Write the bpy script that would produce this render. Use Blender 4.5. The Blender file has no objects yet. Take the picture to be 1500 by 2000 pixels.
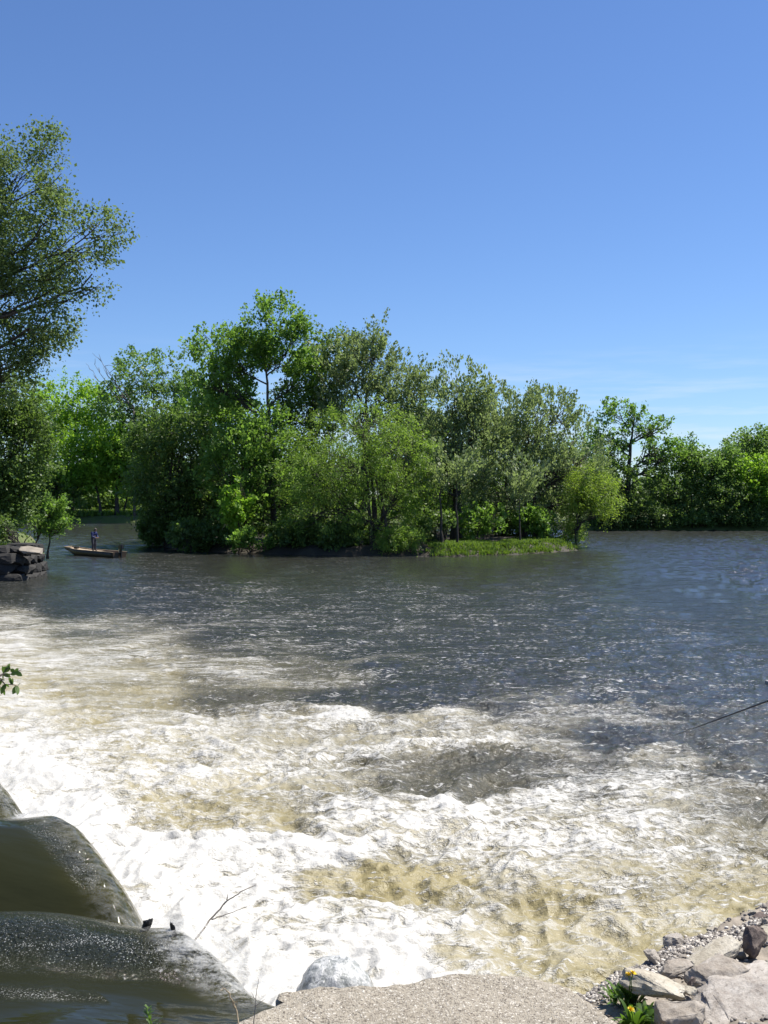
import bpy, bmesh, math, random
import numpy as np
from mathutils import Vector, Matrix

R = math.radians
scene = bpy.context.scene
col = scene.collection
random.seed(7)
RNG = np.random.default_rng(11)

# ------------------------------------------------------------------ camera, sky, sun, exposure
CAM_Z = 5.2
PITCH = -math.atan(35 / 2000)
FPX = 2000.0
cam_data = bpy.data.cameras.new('camera')
cam_data.sensor_fit = 'VERTICAL'
cam_data.sensor_height = 36.0
cam_data.lens = 36.0
cam_data.clip_start = 0.05
cam_data.clip_end = 9000
cam = bpy.data.objects.new('camera', cam_data)
cam.location = (0, 0, CAM_Z)
cam.rotation_euler = (R(90) + PITCH, 0, 0)
col.objects.link(cam)
scene.camera = cam

SUN_EL, SUN_AZ = R(60), R(66)          # azimuth clockwise from +Y (to the right of the view)
world = bpy.data.worlds.new('World')
scene.world = world
world.use_nodes = True
wn, wl = world.node_tree.nodes, world.node_tree.links
wn.clear()
w_out = wn.new('ShaderNodeOutputWorld')
w_bg = wn.new('ShaderNodeBackground')
w_bg.inputs['Strength'].default_value = 0.081
w_sky = wn.new('ShaderNodeTexSky')
w_sky.sky_type = 'NISHITA'
w_sky.sun_disc = False
w_sky.sun_elevation = SUN_EL
w_sky.sun_rotation = SUN_AZ
w_sky.altitude = 200
w_sky.air_density = 1.0
w_sky.dust_density = 0.15
w_sky.ozone_density = 3.0
w_tc = wn.new('ShaderNodeTexCoord')
w_sep = wn.new('ShaderNodeSeparateXYZ')
wl.new(w_tc.outputs['Generated'], w_sep.inputs[0])
w_map = wn.new('ShaderNodeMapping')
w_map.inputs['Scale'].default_value = (2.2, 2.2, 26)
wl.new(w_tc.outputs['Generated'], w_map.inputs[0])
w_noise = wn.new('ShaderNodeTexNoise')
w_noise.inputs['Scale'].default_value = 2.3
w_noise.inputs['Detail'].default_value = 7
w_noise.inputs['Roughness'].default_value = 0.62
wl.new(w_map.outputs[0], w_noise.inputs['Vector'])
w_thr = wn.new('ShaderNodeMapRange')
w_thr.inputs['From Min'].default_value = 0.47
w_thr.inputs['From Max'].default_value = 0.78
w_thr.inputs['To Max'].default_value = 0.75
wl.new(w_noise.outputs['Fac'], w_thr.inputs['Value'])
w_band = wn.new('ShaderNodeMapRange')
w_band.inputs['From Min'].default_value = 0.15
w_band.inputs['From Max'].default_value = 0.05
wl.new(w_sep.outputs['Z'], w_band.inputs['Value'])
w_mul = wn.new('ShaderNodeMath'); w_mul.operation = 'MULTIPLY'
wl.new(w_thr.outputs[0], w_mul.inputs[0]); wl.new(w_band.outputs[0], w_mul.inputs[1])
w_tint = wn.new('ShaderNodeMix'); w_tint.data_type = 'RGBA'; w_tint.blend_type = 'MULTIPLY'
w_tint.inputs[0].default_value = 1.0
w_tint.inputs[7].default_value = (0.665, 0.812, 1.06, 1)
wl.new(w_sky.outputs[0], w_tint.inputs[6])
w_mix = wn.new('ShaderNodeMix'); w_mix.data_type = 'RGBA'
w_mix.inputs[7].default_value = (6.6, 7.0, 7.6, 1)
wl.new(w_mul.outputs[0], w_mix.inputs[0])
wl.new(w_tint.outputs[2], w_mix.inputs[6])
wl.new(w_mix.outputs[2], w_bg.inputs['Color'])
wl.new(w_bg.outputs[0], w_out.inputs[0])

sun_data = bpy.data.lights.new('sun', 'SUN')
sun_data.energy = 5.0
sun_data.angle = R(0.53)
sun_data.color = (1.0, 0.95, 0.87)
sun = bpy.data.objects.new('sun', sun_data)
sun_dir = Vector((math.sin(SUN_AZ) * math.cos(SUN_EL), math.cos(SUN_AZ) * math.cos(SUN_EL), math.sin(SUN_EL)))
sun.rotation_euler = sun_dir.to_track_quat('Z', 'Y').to_euler()
sun.location = sun_dir * 60
col.objects.link(sun)

scene.view_settings.view_transform = 'Standard'
scene.view_settings.look = 'None'
scene.view_settings.exposure = 0.75
scene.view_settings.gamma = 1.0
scene.view_settings.use_curve_mapping = False
scene.cycles.max_bounces = 8
scene.cycles.diffuse_bounces = 5
scene.cycles.glossy_bounces = 3
scene.cycles.transmission_bounces = 6
scene.cycles.transparent_max_bounces = 8
scene.cycles.caustics_reflective = False
scene.cycles.caustics_refractive = False
scene.cycles.sample_clamp_indirect = 6

# ------------------------------------------------------------------ helpers
_F = np.array((0, math.cos(PITCH), math.sin(PITCH)))
_U = np.array((0, -math.sin(PITCH), math.cos(PITCH)))


def ray(px, py):
    return np.array((1., 0, 0)) * (px - 750) / FPX + _F - _U * (py - 1000) / FPX


def P(px, py, Y):
    """point seen at photograph pixel (px, py) standing Y metres away"""
    d = ray(px, py)
    return d * (Y / d[1]) + np.array((0, 0, CAM_Z))


def PZ(px, py, z):
    d = ray(px, py)
    return d * ((z - CAM_Z) / d[2]) + np.array((0, 0, CAM_Z))


def to_px(x, y, z):
    v = np.stack([x, y, z - CAM_Z], -1)
    f = v @ _F
    f = np.maximum(f, 1e-3)
    return 750 + FPX * x / f, 1000 - FPX * (v @ _U) / f


_perm = np.random.default_rng(5).permutation(256)
_perm = np.concatenate([_perm, _perm, _perm])
_g2 = np.stack([np.cos(np.arange(256) * 2.399), np.sin(np.arange(256) * 2.399)], -1)
_g3 = np.random.default_rng(6).normal(size=(256, 3))
_g3 /= np.linalg.norm(_g3, axis=1)[:, None]


def noise2(x, y):
    xi, yi = np.floor(x).astype(int), np.floor(y).astype(int)
    xf, yf = x - xi, y - yi
    u = xf ** 3 * (xf * (xf * 6 - 15) + 10)
    v = yf ** 3 * (yf * (yf * 6 - 15) + 10)
    xi &= 255; yi &= 255

    def g(ix, iy, dx, dy):
        h = _perm[_perm[(xi + ix) & 255] + ((yi + iy) & 255)]
        return _g2[h, 0] * dx + _g2[h, 1] * dy
    a = g(0, 0, xf, yf); b = g(1, 0, xf - 1, yf)
    c = g(0, 1, xf, yf - 1); d = g(1, 1, xf - 1, yf - 1)
    return ((a + u * (b - a)) * (1 - v) + (c + u * (d - c)) * v) * 1.5


def noise3(p):
    i = np.floor(p).astype(int)
    f = p - i
    u = f ** 3 * (f * (f * 6 - 15) + 10)
    i &= 255
    out = 0
    for a in (0, 1):
        for b in (0, 1):
            for c in (0, 1):
                h = _perm[_perm[_perm[(i[..., 0] + a) & 255] + ((i[..., 1] + b) & 255)] + ((i[..., 2] + c) & 255)]
                d = (_g3[h] * (f - np.array((a, b, c)))).sum(-1)
                w = (u[..., 0] if a else 1 - u[..., 0]) * (u[..., 1] if b else 1 - u[..., 1]) * (u[..., 2] if c else 1 - u[..., 2])
                out = out + d * w
    return out * 1.4


def fbm2(x, y, oct=4, gain=0.5):
    s, a = 0, 1.0
    for k in range(oct):
        s = s + a * noise2(x * 2 ** k + 17.3 * k, y * 2 ** k - 9.1 * k)
        a *= gain
    return s


def sstep(a, b, x):
    t = np.clip((x - a) / (b - a), 0, 1)
    return t * t * (3 - 2 * t)


def new_mesh(name, verts, quads=None, tris=None, smooth=True):
    """fast mesh from numpy arrays"""
    me = bpy.data.meshes.new(name)
    verts = np.asarray(verts, dtype=np.float32)
    me.vertices.add(len(verts))
    me.vertices.foreach_set('co', verts.ravel())
    loops, starts, n = [], [], 0
    if quads is not None and len(quads):
        q = np.asarray(quads, dtype=np.int32)
        loops.append(q.ravel()); starts.append(n + 4 * np.arange(len(q), dtype=np.int32)); n += q.size
    if tris is not None and len(tris):
        t = np.asarray(tris, dtype=np.int32)
        loops.append(t.ravel()); starts.append(n + 3 * np.arange(len(t), dtype=np.int32)); n += t.size
    loops = np.concatenate(loops); starts = np.concatenate(starts)
    me.loops.add(len(loops)); me.loops.foreach_set('vertex_index', loops)
    me.polygons.add(len(starts)); me.polygons.foreach_set('loop_start', starts)
    if smooth:
        me.polygons.foreach_set('use_smooth', np.ones(len(starts), dtype=bool))
    me.update(calc_edges=True)
    me.validate()
    return me


def link(name, me, mat=None, parent=None, loc=None):
    o = bpy.data.objects.new(name, me)
    col.objects.link(o)
    if mat is not None and me is not None and not me.materials:
        for m in (mat if isinstance(mat, (list, tuple)) else [mat]):
            me.materials.append(m)
    if parent is not None:
        o.parent = parent
    if loc is not None:
        o.location = loc
    return o


def tag(o, label=None, cat=None, group=None, kind=None):
    if label: o['label'] = label
    if cat: o['category'] = cat
    if group: o['group'] = group
    if kind: o['kind'] = kind
    return o


def empty(name, loc, label=None, cat=None, group=None):
    o = bpy.data.objects.new(name, None)
    o.empty_display_size = 0.2
    o.location = loc
    col.objects.link(o)
    return tag(o, label, cat, group)


def grid_faces(nr, nc):
    i = np.arange(nr * nc).reshape(nr, nc)
    return np.stack([i[:-1, :-1], i[:-1, 1:], i[1:, 1:], i[1:, :-1]], -1).reshape(-1, 4)


class Tubes:
    """collects tapered tubes into one mesh"""
    def __init__(self): self.v, self.q, self.n = [], [], 0

    def add(self, pts, radii, sides=6, wob=0.0):
        pts = np.asarray(pts, float); radii = np.asarray(radii, float)
        m = len(pts)
        tang = np.gradient(pts, axis=0)
        tang /= np.linalg.norm(tang, axis=1)[:, None] + 1e-9
        ref = np.array((1., 0.13, 0.07)) if abs(tang[:, 2]).mean() > 0.7 else np.array((0.05, 0.1, 1.))
        a = np.cross(tang, ref); a /= np.linalg.norm(a, axis=1)[:, None] + 1e-9
        b = np.cross(tang, a)
        th = np.arange(sides) * 2 * math.pi / sides
        ring = a[:, None, :] * np.cos(th)[None, :, None] + b[:, None, :] * np.sin(th)[None, :, None]
        rr = radii[:, None, None] * (1 + wob * RNG.uniform(-1, 1, (m, sides, 1)))
        v = pts[:, None, :] + ring * rr
        base = self.n
        self.v.append(v.reshape(-1, 3))
        idx = np.arange(m * sides).reshape(m, sides) + base
        nx = np.roll(idx, -1, axis=1)
        self.q.append(np.stack([idx[:-1], nx[:-1], nx[1:], idx[1:]], -1).reshape(-1, 4))
        # end caps (fan to a tip vertex)
        self.v.append(pts[[0, -1]])
        t0, t1 = base + m * sides, base + m * sides + 1
        self.caps = getattr(self, 'caps', [])
        self.caps.append(np.stack([nx[0], idx[0], np.full(sides, t0)], -1))
        self.caps.append(np.stack([idx[-1], nx[-1], np.full(sides, t1)], -1))
        self.n += m * sides + 2

    def mesh(self, name):
        return new_mesh(name, np.concatenate(self.v), np.concatenate(self.q), np.concatenate(self.caps))


def curve_pts(a, b, n=7, sag=0.0, jit=0.0, bend=None):
    a, b = np.asarray(a, float), np.asarray(b, float)
    t = np.linspace(0, 1, n)[:, None]
    p = a + (b - a) * t
    L = np.linalg.norm(b - a)
    p[:, 2] += sag * L * (t[:, 0] * (1 - t[:, 0])) * 4
    if bend is not None:
        p += np.asarray(bend) * (t * (1 - t) * 4)
    if jit:
        j = RNG.normal(size=(n, 3)) * jit * L
        j[0] = 0; j[-1] = 0
        p += j
    return p


# ------------------------------------------------------------------ materials
def mat(name):
    m = bpy.data.materials.new(name)
    m.use_nodes = True
    nt = m.node_tree
    nt.nodes.clear()
    out = nt.nodes.new('ShaderNodeOutputMaterial')
    return m, nt, out


class NT:
    def __init__(self, nt): self.nt = nt

    def n(self, t, **kw):
        x = self.nt.nodes.new(t)
        for k, v in kw.items(): setattr(x, k, v)
        return x

    def l(self, a, b): self.nt.links.new(a, b)

    def _set(self, sock, v):
        if hasattr(v, 'is_linked') or hasattr(v, 'links'): self.l(v, sock)
        else: sock.default_value = v

    def math(self, op, a, b=None, c=None, clamp=False):
        x = self.n('ShaderNodeMath', operation=op, use_clamp=clamp)
        self._set(x.inputs[0], a)
        if b is not None: self._set(x.inputs[1], b)
        if c is not None: self._set(x.inputs[2], c)
        return x.outputs[0]

    def maprange(self, v, a, b, c=0.0, d=1.0, smooth=False):
        x = self.n('ShaderNodeMapRange')
        if smooth: x.interpolation_type = 'SMOOTHSTEP'
        self._set(x.inputs['Value'], v)
        for k, q in (('From Min', a), ('From Max', b), ('To Min', c), ('To Max', d)): self._set(x.inputs[k], q)
        return x.outputs[0]

    def mix(self, f, a, b, blend='MIX'):
        x = self.n('ShaderNodeMix', data_type='RGBA', blend_type=blend)
        self._set(x.inputs[0], f); self._set(x.inputs[6], a); self._set(x.inputs[7], b)
        return x.outputs[2]

    def noise(self, vec, scale, detail=4, rough=0.55, dist=0.0, color=False):
        x = self.n('ShaderNodeTexNoise')
        x.inputs['Scale'].default_value = scale
        x.inputs['Detail'].default_value = detail
        x.inputs['Roughness'].default_value = rough
        x.inputs['Distortion'].default_value = dist
        if vec is not None: self.l(vec, x.inputs['Vector'])
        return x.outputs['Color'] if color else x.outputs['Fac']

    def voro(self, vec, scale, feature='F1', out='Distance'):
        x = self.n('ShaderNodeTexVoronoi', feature=feature)
        x.inputs['Scale'].default_value = scale
        if vec is not None: self.l(vec, x.inputs['Vector'])
        return x.outputs[out]

    def coord(self, out='Object'): return self.n('ShaderNodeTexCoord').outputs[out]

    def mapping(self, vec, scale=(1, 1, 1), rot=(0, 0, 0), loc=(0, 0, 0)):
        x = self.n('ShaderNodeMapping')
        x.inputs['Scale'].default_value = scale; x.inputs['Rotation'].default_value = rot; x.inputs['Location'].default_value = loc
        self.l(vec, x.inputs[0])
        return x.outputs[0]

    def attr(self, name): return self.n('ShaderNodeAttribute', attribute_name=name).outputs['Fac']

    def ramp(self, f, stops):
        x = self.n('ShaderNodeValToRGB')
        e = x.color_ramp.elements
        while len(e) < len(stops): e.new(0.5)
        for k, (p, c) in enumerate(stops):
            e[k].position = p; e[k].color = (*c, 1)
        self.l(f, x.inputs[0])
        return x.outputs[0]

    def bump(self, h, strength=0.5, dist=0.05, normal=None):
        x = self.n('ShaderNodeBump')
        self._set(x.inputs['Strength'], strength)
        x.inputs['Distance'].default_value = dist
        self.l(h, x.inputs['Height'])
        if normal is not None: self.l(normal, x.inputs['Normal'])
        return x.outputs[0]

    def principled(self, color, rough=0.6, normal=None, **kw):
        x = self.n('ShaderNodeBsdfPrincipled')
        self._set(x.inputs['Base Color'], color)
        self._set(x.inputs['Roughness'], rough)
        if normal is not None: self.l(normal, x.inputs['Normal'])
        for k, v in kw.items(): self._set(x.inputs[k.replace('_', ' ')], v)
        return x.outputs[0]


def c4(r, g, b): return (r, g, b, 1.0)


def leaf_mat(name, c1, c2, c3=None, rough=0.5, trans=0.4, tcol=None, spec=0.4, c3pos=0.93):
    m, nt, out = mat(name)
    g = NT(nt)
    rnd = g.n('ShaderNodeNewGeometry').outputs['Random Per Island']
    pos = g.coord()
    big = g.noise(pos, 0.35, 3)
    f = g.math('ADD', g.math('MULTIPLY', rnd, 0.6), g.math('MULTIPLY', big, 0.4))
    K = 2.5
    c1, c2 = tuple(x * K for x in c1), tuple(x * K for x in c2)
    c3 = tuple(x * 1.3 for x in c3) if c3 else None
    stops = [(0.2, c1), (0.75 if c3pos > 0.8 else 0.6, c2)] + ([(c3pos, c3)] if c3 else [])
    colr = g.ramp(f, stops)
    bs = g.principled(colr, rough, Specular_IOR_Level=spec)
    tr = g.n('ShaderNodeBsdfTranslucent')
    tc = tcol or (c2[0] * 1.7, c2[1] * 1.8, c2[2] * 0.8)
    tmix = g.mix(0.5, colr, c4(*tc))
    g.l(tmix, tr.inputs['Color'])
    ms = g.n('ShaderNodeMixShader')
    ms.inputs[0].default_value = trans
    g.l(bs, ms.inputs[1]); g.l(tr.outputs[0], ms.inputs[2])
    g.l(ms.outputs[0], out.inputs[0])
    return m


def noisy_mat(name, c1, c2, scale=3, detail=6, rough=0.8, bump=0.4, bdist=0.03, bscale=None, stretch=(1, 1, 1), c3=None):
    m, nt, out = mat(name)
    g = NT(nt)
    v = g.mapping(g.coord(), stretch)
    f = g.noise(v, scale, detail, 0.62)
    f = g.maprange(f, 0.3, 0.7)
    colr = g.ramp(f, [(0.0, c1), (1.0, c2)] if c3 is None else [(0.0, c1), (0.55, c2), (1.0, c3)])
    h = g.noise(v, bscale or scale * 4, 6, 0.65)
    nrm = g.bump(h, bump, bdist)
    g.l(g.principled(colr, rough, nrm), out.inputs[0])
    return m


M = {}
M['bark'] = noisy_mat('bark', (0.045, 0.036, 0.028), (0.11, 0.09, 0.07), 6, stretch=(1, 1, 0.25), bdist=0.05)
M['bark_dark'] = noisy_mat('bark_dark', (0.03, 0.025, 0.02), (0.075, 0.06, 0.048), 6, stretch=(1, 1, 0.25), bdist=0.05)
M['bark_bare'] = noisy_mat('bark_bare', (0.09, 0.075, 0.06), (0.16, 0.14, 0.12), 6, stretch=(1, 1, 0.25))
M['leaf_cottonwood'] = leaf_mat('leaf_cottonwood', (0.034, 0.05, 0.018), (0.066, 0.092, 0.034), (0.125, 0.145, 0.07), rough=0.6, trans=0.45, spec=0.2)
M['leaf_maple'] = leaf_mat('leaf_maple', (0.035, 0.066, 0.012), (0.075, 0.125, 0.026), (0.12, 0.17, 0.05), trans=0.48)
M['leaf_silver'] = leaf_mat('leaf_silver', (0.042, 0.062, 0.026), (0.092, 0.118, 0.056), (0.22, 0.25, 0.165), rough=0.5, trans=0.42, spec=0.3, c3pos=0.79)
M['leaf_willow'] = leaf_mat('leaf_willow', (0.045, 0.075, 0.014), (0.088, 0.132, 0.026), (0.13, 0.17, 0.045), trans=0.5)
M['leaf_willow_pale'] = leaf_mat('leaf_willow_pale', (0.056, 0.084, 0.014), (0.105, 0.145, 0.024), (0.145, 0.18, 0.045), trans=0.5)
M['leaf_bright'] = leaf_mat('leaf_bright', (0.05, 0.09, 0.01), (0.1, 0.165, 0.02), (0.14, 0.21, 0.035), trans=0.5)
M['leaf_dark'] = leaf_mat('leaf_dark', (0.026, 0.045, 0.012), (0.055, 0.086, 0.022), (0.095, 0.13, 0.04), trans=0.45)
M['leaf_far'] = leaf_mat('leaf_far', (0.034, 0.06, 0.016), (0.07, 0.112, 0.03), (0.105, 0.15, 0.045), trans=0.46)
M['grass'] = leaf_mat('grass', (0.03, 0.052, 0.008), (0.065, 0.1, 0.015), (0.1, 0.135, 0.03), trans=0.4)
M['weed'] = leaf_mat('weed', (0.02, 0.042, 0.006), (0.045, 0.08, 0.012), (0.07, 0.11, 0.022), trans=0.46)
M['soil'] = noisy_mat('soil', (0.022, 0.018, 0.012), (0.05, 0.04, 0.026), 1.2, bdist=0.15, bscale=5)
M['bank_grass'] = noisy_mat('bank_grass', (0.05, 0.075, 0.015), (0.09, 0.12, 0.025), 0.7, bdist=0.1, bscale=6, c3=(0.09, 0.08, 0.04))
M['stone_dark'] = noisy_mat('stone_dark', (0.008, 0.0075, 0.007), (0.022, 0.02, 0.017), 2.0, bdist=0.08, bscale=5)  # near black: shade of the face turned from the sun put into the colour
M['stone_pale'] = noisy_mat('stone_pale', (0.16, 0.14, 0.11), (0.3, 0.26, 0.21), 3.0, bdist=0.05, bscale=9)
M['earth'] = noisy_mat('earth', (0.17, 0.145, 0.11), (0.31, 0.265, 0.21), 9, bdist=0.015, bscale=60)
# ------------------------------------------------------------------ lower river: real waves, foam where the photograph shows it
CREST0 = np.array((-0.35, 3.95))
CREST_T = np.array((-0.63, 0.776)); CREST_T /= np.linalg.norm(CREST_T)
CREST_N = np.array((0.776, 0.63)); CREST_N /= np.linalg.norm(CREST_N)

# photograph pixel on the water -> foam cover, silt colour, wave height (m)
FIELD = [
    (-300, 1060, 0, 0, .05), (100, 1060, 0, 0, .05), (220, 1045, 0, 0, .05), (500, 1100, 0.0, .12, .02), (900, 1100, 0, .1, .02), (1250, 1055, 0, 0, .09), (1500, 1060, 0, 0, .11), (1800, 1060, 0, 0, .11),
    (100, 1110, .0, .08, .02), (300, 1120, .14, .08, .03), (600, 1125, .10, .1, .03), (900, 1120, .06, .1, .03), (1200, 1110, 0, 0, .05), (1500, 1120, 0, 0, .10),
    (0, 1150, .10, 0, .03), (150, 1175, .06, 0, .04), (300, 1160, .22, 0, .05), (500, 1170, .28, .05, .06), (800, 1170, .22, .08, .06), (1050, 1170, .16, .03, .05), (1350, 1160, .06, 0, .04), (1700, 1160, .05, 0, .04),
    (-200, 1220, .65, .4, .07), (0, 1215, .6, .3, .07), (200, 1225, .5, .25, .07), (450, 1225, .36, .1, .08), (700, 1225, .28, .08, .08), (950, 1225, .24, .08, .08), (1250, 1230, .16, .05, .07), (1500, 1220, .1, 0, .06),
    (0, 1260, .68, .6, .08), (250, 1270, .60, .5, .08), (500, 1270, .38, .15, .08), (750, 1280, .28, .06, .08), (1000, 1280, .22, .08, .08), (1250, 1290, .2, .06, .08), (1500, 1290, .16, .05, .08),
    (0, 1310, .66, .9, .09), (250, 1320, .56, .7, .09), (480, 1310, .46, .35, .09), (620, 1330, .42, .3, .10), (850, 1340, .16, .03, .08), (1100, 1330, .28, .08, .09), (1300, 1340, .2, .05, .09), (1500, 1340, .2, .05, .09),
    (0, 1360, .70, .9, .1), (250, 1370, .58, .7, .1), (450, 1368, .38, .25, .1), (650, 1362, .22, .08, .1), (820, 1368, .14, .0, .09), (1000, 1365, .32, .08, .1),
    (0, 1410, .78, .8, .13), (200, 1420, .6, .9, .14), (450, 1410, .7, .6, .15), (650, 1400, .78, .5, .17), (850, 1405, .74, .5, .18), (1050, 1400, .52, .2, .14), (1230, 1400, .5, .1, .12), (1450, 1410, .25, .15, .1),
    (0, 1460, .95, .6, .16), (200, 1460, .72, .9, .17), (400, 1460, .68, .8, .18), (600, 1450, .72, .6, .2), (800, 1440, .72, .5, .24), (950, 1440, .62, .4, .2), (1080, 1440, .52, .2, .14), (1200, 1440, .16, .06, .12), (1400, 1440, .3, .15, .12), (1600, 1440, .3, .1, .12),
    (60, 1520, 1.05, .4, .18), (250, 1510, .75, .9, .2), (450, 1510, .7, .8, .2), (620, 1500, .74, .5, .2), (760, 1500, .56, .3, .18), (950, 1495, .2, .2, .15), (1100, 1500, .46, .2, .15), (1280, 1490, .5, .2, .15), (1480, 1500, .32, .15, .14),
    (800, 1535, .3, .3, .17), (950, 1530, .36, .3, .17), (650, 1550, .62, .6, .2),
    (150, 1580, 1.1, .3, .2), (330, 1570, .62, 1, .2), (450, 1590, .55, 1, .2), (540, 1590, .5, .8, .2), (650, 1590, .85, .4, .22), (850, 1580, .85, .4, .2), (1050, 1560, .78, .3, .18), (1250, 1570, .66, .3, .16), (1450, 1570, .45, .3, .15), (1700, 1570, .4, .2, .15),
    (250, 1660, 1.1, .3, .22), (430, 1650, .85, .5, .22), (620, 1660, .98, .3, .22), (850, 1650, .74, .6, .2), (1050, 1650, .68, .6, .18), (1250, 1640, .62, .6, .17), (1450, 1640, .48, .5, .16),
    (320, 1740, 1.1, .2, .22), (500, 1720, 1.0, .3, .22), (640, 1710, .6, .9, .2), (760, 1710, .3, 1.1, .2), (860, 1720, .35, 1.1, .2), (980, 1720, .66, .7, .2), (1080, 1740, .52, .9, .2), (1200, 1720, .58, .8, .18), (1400, 1720, .5, .8, .16),
    (420, 1810, 1.1, .2, .2), (580, 1790, .85, .6, .2), (700, 1780, .72, .7, .2), (850, 1790, .72, .6, .2), (1000, 1800, .56, .8, .18), (1150, 1810, .58, .9, .18), (1300, 1790, .52, .9, .16), (1480, 1770, .42, .9, .14),
    (500, 1880, 1.15, .1, .2), (640, 1850, 1.1, .2, .2), (780, 1870, 1.15, .1, .2), (900, 1860, .6, .9, .18), (1000, 1880, .5, .9, .16), (1150, 1870, .48, .9, .14), (1300, 1850, .42, .9, .12), (1600, 1840, .35, .8, .1),
    (450, 1960, 1.1, 0, .2), (800, 1950, 1.1, .1, .2), (1100, 1960, .3, 1, .12),
]
FIELD = np.array(FIELD, float)


def river_fields(px, py):
    """smooth inverse-distance blend of the survey points (rows closer together than columns)"""
    out = np.zeros((3,) + px.shape)
    wsum = np.zeros(px.shape)
    for fx, fy, a, b, c in FIELD:
        d2 = ((px - fx) / 95) ** 2 + ((py - fy) / 34) ** 2
        w = 1 / (0.12 + d2) ** 2.2
        wsum += w
        for k, v in enumerate((a, b, c)): out[k] += w * v
    return out / wsum


def build_river():
    inv = np.concatenate([np.linspace(1 / 7.5, 1 / 10.2, 14)[:-1], np.linspace(1 / 10.2, 1 / 62, 440)[:-1], 1 / np.arange(62, 152, .42), np.linspace(1 / 152.5, 1 / 420, 40)])
    ys = 1 / inv
    core = np.linspace(-0.50, 0.46, 640)
    us = np.concatenate([np.linspace(-4, -0.51, 26), core, np.linspace(0.47, 4, 26)])
    Yg, Ug = np.meshgrid(ys, us, indexing='ij')
    Xg = Ug * Yg
    px, py = to_px(Xg, Yg, np.zeros_like(Xg))
    D, T, A = river_fields(np.clip(px, -400, 1900), np.clip(py, 1030, 1990))
    # flow-aligned coordinates
    s = Xg * CREST_N[0] + Yg * CREST_N[1]
    t = Xg * CREST_T[0] + Yg * CREST_T[1]
    wx = fbm2(s * 0.35, t * 0.35, 2) * 0.8
    wy = fbm2(s * 0.35 + 40, t * 0.35 + 11, 2) * 0.8
    big = noise2((s + wx) * 0.28, (t + wy) * 0.42)
    r1 = 1 - np.abs(noise2((s + wx) * 0.55 + 5, (t + wy) * 0.8)) * 2
    r2 = 1 - np.abs(noise2((s + wx) * 1.2 + 9, (t + wy) * 1.7 + 3)) * 2
    r3 = 1 - np.abs(noise2((s - wx * .5) * 2.6 + 1, (t + wy * .5) * 3.4 + 8)) * 2
    r4 = noise2(s * 6.0, t * 7.5)
    fine = sstep(60, 22, Yg)
    h = 0.45 * big + 0.55 * r1 * 0.7 + 0.42 * r2 * 0.55 + (0.26 * r3 * 0.5 + 0.1 * r4) * fine - 0.35
    Z = A * h * 1.5 * (0.25 + 0.75 * sstep(75, 45, Yg))
    # wind chop on the open river, metres long
    chop = noise2(Xg * .42 + 7, Yg * .85) + .6 * noise2(Xg * .95 + wx, Yg * 1.7 + 3) + .45 * noise2(Xg * 1.6, Yg * 2.6 + 11)
    Z = Z + np.clip(A, .015, .12) * 1.7 * chop * sstep(38, 60, Yg) * sstep(190, 150, Yg)
    foam = D + np.clip(h, -0.6, 0.8) * 0.26 * sstep(0.05, 0.35, D)
    edge = sstep(3.2, 0.4, ((Xg - CREST0[0]) * CREST_N[0] + (Yg - CREST0[1]) * CREST_N[1]))
    foam = foam + edge * 0.6
    Z = Z * sstep(0.40, 0.0, (np.abs(Ug) - 0.6)) 
    v = np.stack([Xg, Yg, Z], -1).reshape(-1, 3)
    me = new_mesh('river', v, grid_faces(*Xg.shape)[:, ::-1])
    for nm, arr in (('foam', foam), ('silt', T), ('chop', A)):
        a = me.attributes.new(nm, 'FLOAT', 'POINT')
        a.data.foreach_set('value', arr.astype(np.float32).ravel())
    # normals must look up
    if me.polygons[0].normal.z < 0: me.flip_normals()
    return me


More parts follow.
